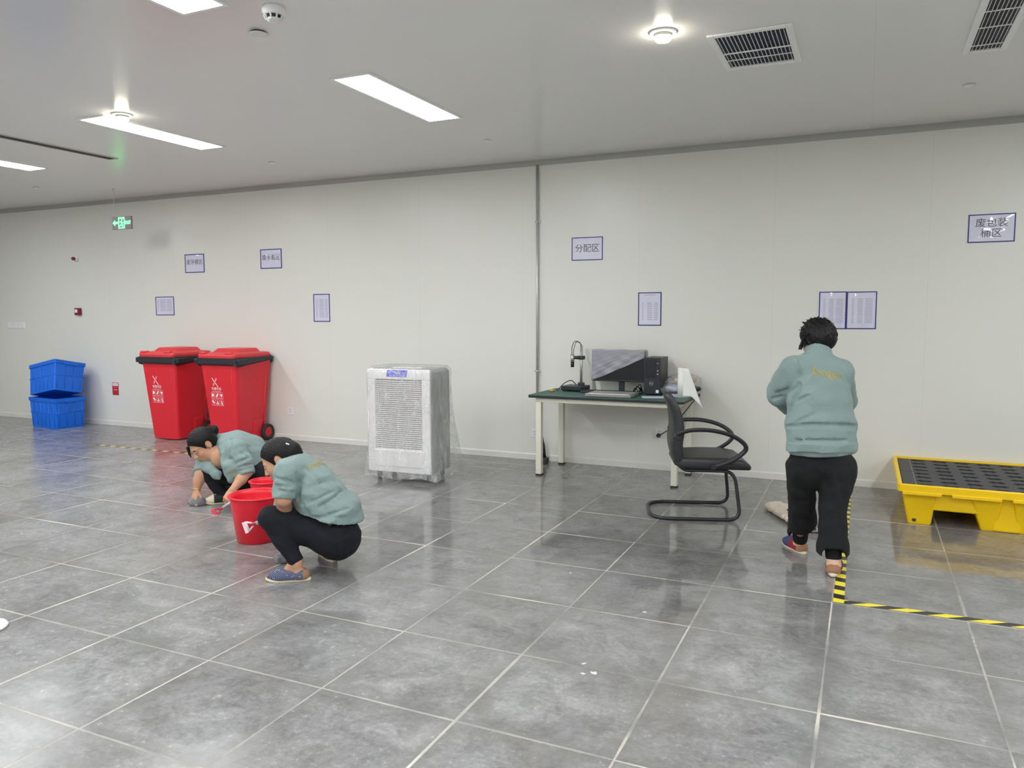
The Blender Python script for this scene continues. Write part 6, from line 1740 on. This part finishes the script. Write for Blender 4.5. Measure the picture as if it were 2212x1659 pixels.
# ------------------------------------------------------------------ standing woman seen from behind, mopping
def woman_standing():
    hipL, hipR = V3((-0.297, 4.726, 0.594)), V3((-0.120, 4.763, 0.601))
    kneeL, kneeR = V3((-0.310, 4.808, 0.332)), V3((-0.138, 4.666, 0.361))
    ankL, ankR = V3((-0.325, 4.977, 0.050)), V3((-0.119, 4.609, 0.057))
    t0, t1, t2, t3 = V3((-0.208, 4.744, 0.684)), V3((-0.221, 4.793, 0.858)), V3((-0.241, 4.839, 1.042)), V3((-0.253, 4.889, 1.161))
    nk = V3((-0.253, 4.944, 1.227)); hc = V3((-0.266, 5.004, 1.308))
    shL, shR = V3((-0.370, 4.780, 1.138)), V3((-0.136, 4.920, 1.119))
    elL, elR = V3((-0.454, 4.873, 0.990)), V3((-0.101, 5.189, 0.927))
    mbase = (V3((-0.602, 6.060, 0.013)) * V3((1, 1, 0)) + V3((-0.245, 5.410, -0.020)) * V3((1, 1, 0))) / 2 + V3((0, 0, 0.066))
    gL = V3((-0.340, 5.234, 0.796)); gR = gL + (gL - mbase) * 0.18; mtop = gL + (gL - mbase) * 0.36
    dL, nL, dR, nR = dirv(0.3, 0.95, -0.1), dirv(0.95, -0.3, 0), dirv(-0.3, 0.95, -0.1), dirv(-0.95, -0.3, 0)
    wrL, wrR = gL - dL * 0.072 - nL * 0.026, gR - dR * 0.072 - nR * 0.026
    origin = V3(((ankL[0] + ankR[0]) / 2, (ankL[1] + ankR[1]) / 2, 0))
    lo, hi = bounds([ankL, ankR, hc, elL, elR, wrL, t0, hipR, hipL], 0.22); lo[2] = 0.004
    fwdv = dirv(-0.40, 0.92, 0); side = unit(np.cross(fwdv, UV))     # side points to her right
    h = Head(hc, dirv(-0.42, 0.80, -0.42), dirv(-0.15, 0.35, 0.92), 1.0)
    B = Solid(lo, hi, 0.005)
    B.chain([t0, t1, t2, t3], [0.092, 0.105, 0.10, 0.07], 0.05, side, 1.45)
    B.chain([t3, nk, h.p(-0.02, 0, -0.05)], [0.06, 0.055, 0.05], 0.03)
    B.chain([hipL, kneeL, ankL], [0.075, 0.055, 0.036], 0.03); B.chain([hipR, kneeR, ankR], [0.075, 0.055, 0.036], 0.03)
    B.chain([t0, hipL], [0.08, 0.07], 0.03); B.chain([t0, hipR], [0.08, 0.07], 0.03)
    toeL = unit(RV * -0.16 + DV * 0.98); toeR = unit(RV * 0.42 + DV * 0.90)
    for a, tv in ((ankL, toeL), (ankR, toeR)):
        f0 = V3((a[0], a[1], 0.042)); B.cap(f0 - tv * 0.02, f0 + tv * 0.085 - V3((0, 0, 0.008)), 0.028, 0.016, 0.015); B.cap(a, f0, 0.036, 0.032, 0.02)
    B.chain([shL, elL, wrL], [0.05, 0.045, 0.028], 0.02); B.chain([shR, elR, wrR], [0.05, 0.045, 0.028], 0.02)
    hand(B, wrL, dL, nL, -1, (1.15, 1.35, 0.8))
    hand(B, wrR, dR, nR, 1, (1.15, 1.35, 0.8))
    h.build(B)
    root = solid_obj('person', B, ['skin_pale', 'dark_feature', 'lip'], None, origin, 1, lambda c: h.slots(c))
    root.location = origin
    tag(root, 'woman standing with her back to us in sage sweatshirt and flared black trousers', 'person')
    # flared black trousers with ragged hems
    T = Solid(lo, hi, 0.006)
    T.chain([V3((-0.210, 4.765, 0.632)), V3((-0.212, 4.764, 0.700))], [0.130, 0.124], 0.05, side, 1.50)
    kl, kr = V3((-0.316, 4.937, 0.135)), V3((-0.126, 4.617, 0.129))
    T.chain([V3((-0.294, 4.738, 0.570)), V3((-0.312, 4.752, 0.456)), kneeL], [0.106, 0.080, 0.076], 0.012)
    T.chain([kneeL, V3((-0.307, 4.886, 0.206)), kl], [0.076, 0.084, 0.080], 0.006)
    T.chain([V3((-0.127, 4.782, 0.576)), V3((-0.126, 4.716, 0.480)), kneeR], [0.108, 0.088, 0.074], 0.012)
    T.chain([kneeR, V3((-0.130, 4.637, 0.236)), kr], [0.074, 0.078, 0.090], 0.006)
    T.ell(V3((-0.279, 4.695, 0.568)), (0.098, 0.098, 0.11), None, 0.05); T.ell(V3((-0.128, 4.743, 0.572)), (0.098, 0.098, 0.11), None, 0.05)
    T.cut(V3((-0.212, 4.754, 0.710)), (0, 0, 1), 0.3)
    cl = V3((-0.321, 4.890, 0.146)); T.cut(cl, dirv(0.75, 0, -1), 0.17)
    cr = V3((-0.126, 4.617, 0.116)); T.cut(cr, dirv(0, 0, -1), 0.16)
    # worn away back of the right hem, open inside
    T.ell(V3((-0.119, 4.565, 0.124)), (0.060, 0.06, 0.045), None, 0.006, 'sub')
    T.ell(cr + V3((0, 0, -0.02)), (0.075, 0.075, 0.06), None, 0.006, 'sub'); T.ell(cl + V3((0, 0, -0.02)), (0.060, 0.060, 0.05), None, 0.006, 'sub')
    T.folds([((0.2, 0.2, 0.95), 0.10, 0.003, 0.4, 1.5), ((0.9, 0.3, 0.15), 0.065, 0.0022, 1.4, 0.8)])
    T.fold_local(V3((-0.384, 4.686, 0.372)), V3((-0.290, 4.707, 0.396)), 0, 0.006); T.fold_local(V3((-0.155, 4.560, 0.416)), V3((-0.126, 4.573, 0.408)), 0, 0.006)
    tr = solid_obj('trousers', T, 'trousers_black', root, origin)
    for a, kn, nm in ((ankL, kneeL, 'legging'), (ankR, kneeR, 'legging')):
        G = Solid(a - 0.1, a + 0.14, 0.005); d = unit(a - kn)
        G.cap(a - d * 0.12, a - d * 0.03, 0.048, 0.042, 0.0, ends=(None, -0.002)); solid_obj(nm, G, 'trousers_black', root, origin)
        G = Solid(a - 0.1, a + 0.1, 0.005); G.cap(a - d * 0.06, V3((a[0], a[1], 0.055)), 0.0395, 0.038, 0.01); solid_obj('sock', G, 'sock', root, origin)
    # sweatshirt, bloused over a ribbed hem
    S = Solid(lo, hi, 0.006)
    hem = V3((-0.209, 4.749, 0.710))
    S.chain([hem, V3((-0.216, 4.774, 0.807)), t1, V3((-0.230, 4.811, 0.964)), t2, t3], [0.142, 0.140, 0.136, 0.134, 0.128, 0.090], 0.04, side, [1.60, 1.53, 1.44, 1.42, 1.42, 1.2])
    S.chain([shL, V3((-0.253, 4.889, 1.156)), shR], [0.080, 0.080, 0.076], 0.04)
    S.chain([shL, V3((-0.415, 4.825, 1.068)), elL], [0.084, 0.082, 0.076], 0.03)
    S.cap(elL, elL * 0.45 + wrL * 0.55, 0.076, 0.060, 0.03, ends=(None, 0.0))
    S.chain([shR, elR], [0.082, 0.068], 0.03); S.cap(elR, (elR + wrR) / 2, 0.066, 0.055, 0.02)
    # ribbed hem band and the roll of cloth above it
    S.cap(V3((-0.208, 4.744, 0.676)), V3((-0.209, 4.749, 0.724)), 0.144, 0.144, 0.006, side, 1.60, ends=(0.0, 0.0))
    S.cut(V3((-0.207, 4.745, 0.665)), dirv(0.0, 0.0, -1), 0.32)
    press(S, [([((-0.369, 4.230, 0.808), (-0.452, 5.182, 0.658)), ((-0.311, 4.257, 0.808), (-0.380, 5.215, 0.658)), ((-0.252, 4.284, 0.808), (-0.308, 5.248, 0.658)), ((-0.193, 4.311, 0.808), (-0.236, 5.281, 0.658)), ((-0.134, 4.338, 0.807), (-0.164, 5.314, 0.657)), ((-0.075, 4.365, 0.807), (-0.092, 5.347, 0.657)), ((-0.016, 4.392, 0.807), (-0.020, 5.380, 0.657))], 0.0080), ([((-0.358, 4.236, 0.882), (-0.439, 5.189, 0.748)), ((-0.336, 4.246, 0.883), (-0.412, 5.201, 0.750)), ((-0.314, 4.256, 0.885), (-0.385, 5.213, 0.752)), ((-0.292, 4.266, 0.886), (-0.358, 5.226, 0.754)), ((-0.270, 4.276, 0.888), (-0.331, 5.238, 0.756)), ((-0.248, 4.286, 0.889), (-0.304, 5.250, 0.758)), ((-0.226, 4.296, 0.891), (-0.277, 5.263, 0.760))], 0.0100), ([((-0.244, 4.288, 0.891), (-0.299, 5.253, 0.760)), ((-0.208, 4.304, 0.890), (-0.255, 5.273, 0.758)), ((-0.172, 4.321, 0.888), (-0.210, 5.293, 0.757)), ((-0.136, 4.337, 0.887), (-0.166, 5.313, 0.755)), ((-0.100, 4.354, 0.886), (-0.122, 5.334, 0.753)), ((-0.064, 4.370, 0.884), (-0.078, 5.354, 0.752)), ((-0.028, 4.387, 0.883), (-0.034, 5.374, 0.750))], 0.0120), ([((-0.105, 4.352, 0.881), (-0.128, 5.331, 0.747)), ((-0.092, 4.358, 0.879), (-0.113, 5.338, 0.745)), ((-0.079, 4.363, 0.877), (-0.097, 5.345, 0.742)), ((-0.066, 4.369, 0.875), (-0.081, 5.352, 0.740)), ((-0.053, 4.375, 0.873), (-0.065, 5.360, 0.737)), ((-0.040, 4.381, 0.870), (-0.049, 5.367, 0.735)), ((-0.027, 4.387, 0.868), (-0.033, 5.374, 0.732))], 0.0090), ([((-0.305, 4.260, 1.103), (-0.373, 5.219, 1.019)), ((-0.310, 4.258, 1.088), (-0.380, 5.216, 1.001)), ((-0.315, 4.255, 1.072), (-0.386, 5.213, 0.982)), ((-0.320, 4.253, 1.057), (-0.392, 5.210, 0.963)), ((-0.325, 4.251, 1.042), (-0.398, 5.207, 0.944)), ((-0.330, 4.248, 1.026), (-0.404, 5.204, 0.925)), ((-0.335, 4.246, 1.011), (-0.411, 5.201, 0.907))], 0.0140), ([((-0.333, 4.247, 1.011), (-0.408, 5.203, 0.907)), ((-0.335, 4.246, 1.002), (-0.411, 5.201, 0.896)), ((-0.338, 4.245, 0.993), (-0.414, 5.200, 0.885)), ((-0.340, 4.244, 0.984), (-0.416, 5.199, 0.874)), ((-0.342, 4.243, 0.975), (-0.419, 5.197, 0.863)), ((-0.345, 4.242, 0.966), (-0.422, 5.196, 0.852)), ((-0.347, 4.241, 0.957), (-0.425, 5.195, 0.841))], 0.0120), ([((-0.322, 4.252, 1.011), (-0.394, 5.209, 0.906)), ((-0.310, 4.257, 1.017), (-0.380, 5.215, 0.914)), ((-0.299, 4.263, 1.024), (-0.366, 5.222, 0.922)), ((-0.287, 4.268, 1.030), (-0.352, 5.228, 0.930)), ((-0.276, 4.273, 1.037), (-0.338, 5.235, 0.938)), ((-0.264, 4.279, 1.043), (-0.324, 5.241, 0.946)), ((-0.253, 4.284, 1.049), (-0.310, 5.248, 0.954))], 0.0060), ([((-0.315, 4.256, 0.904), (-0.385, 5.213, 0.775)), ((-0.300, 4.262, 0.911), (-0.368, 5.221, 0.785)), ((-0.286, 4.269, 0.919), (-0.350, 5.229, 0.794)), ((-0.271, 4.275, 0.927), (-0.332, 5.237, 0.803)), ((-0.257, 4.282, 0.934), (-0.315, 5.245, 0.813)), ((-0.242, 4.289, 0.942), (-0.297, 5.254, 0.822)), ((-0.228, 4.295, 0.950), (-0.279, 5.262, 0.832))], 0.0060), ([((-0.319, 4.253, 1.236), (-0.391, 5.210, 1.182)), ((-0.317, 4.255, 1.220), (-0.388, 5.212, 1.162)), ((-0.314, 4.256, 1.204), (-0.385, 5.213, 1.143)), ((-0.312, 4.257, 1.187), (-0.382, 5.215, 1.123)), ((-0.309, 4.258, 1.171), (-0.378, 5.216, 1.103)), ((-0.306, 4.259, 1.155), (-0.375, 5.218, 1.083)), ((-0.304, 4.261, 1.139), (-0.372, 5.219, 1.064))], 0.0060), ([((-0.418, 4.208, 1.055), (-0.511, 5.155, 0.960)), ((-0.407, 4.213, 1.060), (-0.498, 5.161, 0.966)), ((-0.396, 4.218, 1.064), (-0.485, 5.167, 0.972)), ((-0.385, 4.223, 1.069), (-0.472, 5.174, 0.978)), ((-0.374, 4.228, 1.074), (-0.458, 5.180, 0.984)), ((-0.363, 4.233, 1.079), (-0.445, 5.186, 0.990)), ((-0.353, 4.238, 1.084), (-0.432, 5.192, 0.996))], 0.0050), ([((-0.352, 4.238, 1.067), (-0.431, 5.192, 0.975)), ((-0.346, 4.241, 1.070), (-0.424, 5.195, 0.979)), ((-0.340, 4.244, 1.074), (-0.416, 5.199, 0.984)), ((-0.334, 4.247, 1.078), (-0.409, 5.202, 0.988)), ((-0.328, 4.250, 1.081), (-0.401, 5.206, 0.993)), ((-0.321, 4.252, 1.085), (-0.394, 5.209, 0.997)), ((-0.315, 4.255, 1.088), (-0.386, 5.213, 1.002))], 0.0060), ([((-0.432, 4.202, 1.026), (-0.529, 5.147, 0.925)), ((-0.424, 4.205, 1.028), (-0.520, 5.152, 0.928)), ((-0.416, 4.209, 1.031), (-0.510, 5.156, 0.931)), ((-0.408, 4.213, 1.033), (-0.500, 5.160, 0.934)), ((-0.400, 4.216, 1.035), (-0.490, 5.165, 0.937)), ((-0.392, 4.220, 1.038), (-0.480, 5.169, 0.939)), ((-0.384, 4.224, 1.040), (-0.471, 5.174, 0.942))], 0.0040)])
    # stand-up collar
    cd = unit(hc - t3)
    S.cap(nk - cd * 0.05, nk + cd * 0.030, 0.076, 0.070, 0.014, side, 1.1, ends=(None, 0.0))
    S.cap(nk + cd * 0.012, nk + cd * 0.1, 0.060, 0.062, 0.004, op='sub')
    S.fold_local(V3((-0.303, 4.833, 1.253)), V3((-0.318, 4.837, 1.218)), 0, 0.006)
    S.folds([((0.25, 0.1, 0.9), 0.12, 0.003, 0.3, 1.6), ((-0.5, 0.3, 0.8), 0.075, 0.002, 1.9, 1.4)])
    S.cut(V3((-0.207, 4.745, 0.665)), dirv(0.0, 0.0, -1), 0.32)
    st = solid_obj('sweatshirt', S, 'shirt', root, origin)
    print_on('back_print', 'ngern', 0.066, st, V3((-0.210, 4.634, 1.142)), unit(side * 1.0 + UV * -0.16), unit(UV + side * 0.10), dirv(0.22, -0.97, 0), root, 'gold', origin, True)
    # short ruffled hair
    Hh = Solid(hc - 0.2, hc + 0.2, 0.0045)
    E = lambda f, s, u, r, k=0.02, op='add': Hh.ell(h.p(f, s, u), V3(r) * h.k, h.A, k, op)
    E(-0.018, 0, 0.034, (0.104, 0.092, 0.094)); E(-0.045, 0, -0.01, (0.070, 0.084, 0.075), 0.03)
    E(0.105, 0, -0.045, (0.085, 0.13, 0.105), 0.006, 'sub')
    rnd = random.Random(11)
    for k in range(150):
        a = rnd.uniform(-PI, PI); e = rnd.uniform(-0.7, 1.3)
        f0, s0, u0 = -0.018 + 0.098 * math.cos(e) * math.cos(a), 0.088 * math.cos(e) * math.sin(a), 0.034 + 0.09 * math.sin(e)
        if f0 > 0.055 and u0 < 0.08: continue
        dn = 0.022 * (1 - math.sin(e)) + 0.004
        Hh.cap(h.p(f0, s0, u0), h.p(f0 * 1.08 - 0.004, s0 * 1.12, u0 - dn + rnd.uniform(-0.006, 0.012)), 0.010, 0.0035, 0.006)
    for k in range(22):
        v = rnd.uniform(0, 1)
        Hh.cap(h.p(0.03 + 0.03 * v, 0.08, 0.02 - 0.04 * v), h.p(0.03 + 0.03 * v + rnd.uniform(-0.01, 0.015), 0.090 + rnd.uniform(0, 0.022), -0.015 - 0.02 * v + rnd.uniform(-0.02, 0.01)), 0.007, 0.002, 0.004)
    for k in range(14):
        a = rnd.uniform(0, 2 * PI); Hh.cap(h.p(0.03 * math.cos(a), 0.03 * math.sin(a), 0.115), h.p(0.055 * math.cos(a), 0.055 * math.sin(a), 0.130 + rnd.uniform(0, 0.01)), 0.007, 0.002, 0.005)
    hr = solid_obj('hair', Hh, 'hair', root, origin)
    bm = BM()
    for k in range(260):
        a = rnd.uniform(-PI, PI); e = rnd.uniform(-0.5, 1.5)
        f0, s0, u0 = -0.018 + 0.100 * math.cos(e) * math.cos(a), 0.088 * math.cos(e) * math.sin(a), 0.034 + 0.090 * math.sin(e)
        if f0 > 0.05 and u0 < 0.08: continue
        p0 = h.p(f0, s0, u0); n0 = unit(p0 - h.p(-0.018, 0, 0.02)); dn = unit(-h.u * (1.1 - math.sin(e)) + n0 * 0.9 + h.s * rnd.uniform(-0.5, 0.5) + h.f * rnd.uniform(-0.4, 0.4))
        ln = rnd.uniform(0.010, 0.026)
        tube(bm, [tuple(p0 - n0 * 0.004 - origin), tuple(p0 + dn * ln * 0.5 + n0 * 0.004 - origin), tuple(p0 + dn * ln - h.u * 0.004 - origin)], [0.0017, 0.0013, 0.0005], 4)
    o_ = obj('loose_strands', bm, 'hair', hr); o_['kind'] = 'stuff'
    shoe(root, origin, V3((ankL[0], ankL[1], 0)) - toeL * 0.055, math.atan2(toeL[1], toeL[0]), 'red', 0, 0.96)
    shoe(root, origin, V3((ankR[0], ankR[1], 0.006)) - toeR * 0.055, math.atan2(toeR[1], toeR[0]), 'red', 0.03, 0.96)
    # flat mop: pad lying on the floor, pole up to her hands
    a, b = V3((-0.602, 6.060, 0.013)) * V3((1, 1, 0)), V3((-0.245, 5.410, -0.020)) * V3((1, 1, 0))
    ax = unit(b - a); L = np.linalg.norm(b - a); t = thing('floor_mop', 'beige flat mop on the floor, its pole held by the standing woman', 'mop', tuple((a + b) / 2), 0)
    S = Solid((-L / 2 - 0.06, -0.14, -0.01), (L / 2 + 0.06, 0.14, 0.10), 0.006)
    S.cap((-L / 2 + 0.06, 0, 0.030), (L / 2 - 0.06, 0, 0.030), 0.030, 0.030, 0.01, (0, 1, 0), 2.6)
    for q in (-1, 1): S.cap((-L / 2 + 0.08, q * 0.062, 0.025), (L / 2 - 0.08, q * 0.062, 0.025), 0.020, 0.020, 0.02)
    S.folds([((1, 0.3, 0), 0.07, 0.004, 0.5, 1.0), ((0.4, 1, 0), 0.035, 0.003, 1.0, 1.0)])
    S.cut((0, 0, 0.003), (0, 0, -1), 2.0)
    def slot(c): return ((c[:, 0] > L / 2 - 0.27) & (c[:, 2] > 0.018)).astype(int)
    o = solid_obj('mop_pad', S, ['mop_cloth', 'mop_mottled'], t, (0, 0, 0), 1, slot)
    t.rotation_euler = (0, 0, math.atan2(ax[1], ax[0]))
    rot = Matrix.Rotation(-math.atan2(ax[1], ax[0]), 3, 'Z')
    bm = BM(); box(bm, (0, 0, 0.062), (0.12, 0.05, 0.012), bev=0.004); obj('pole_joint', bm, 'black_plastic', t)
    top = rot @ Vector(mtop - (a + b) / 2)
    bm = BM(); tube(bm, [(0, 0, 0.066), tuple(top)], 0.0115, 14); obj('pole', bm, 'alu', t)
woman_standing()
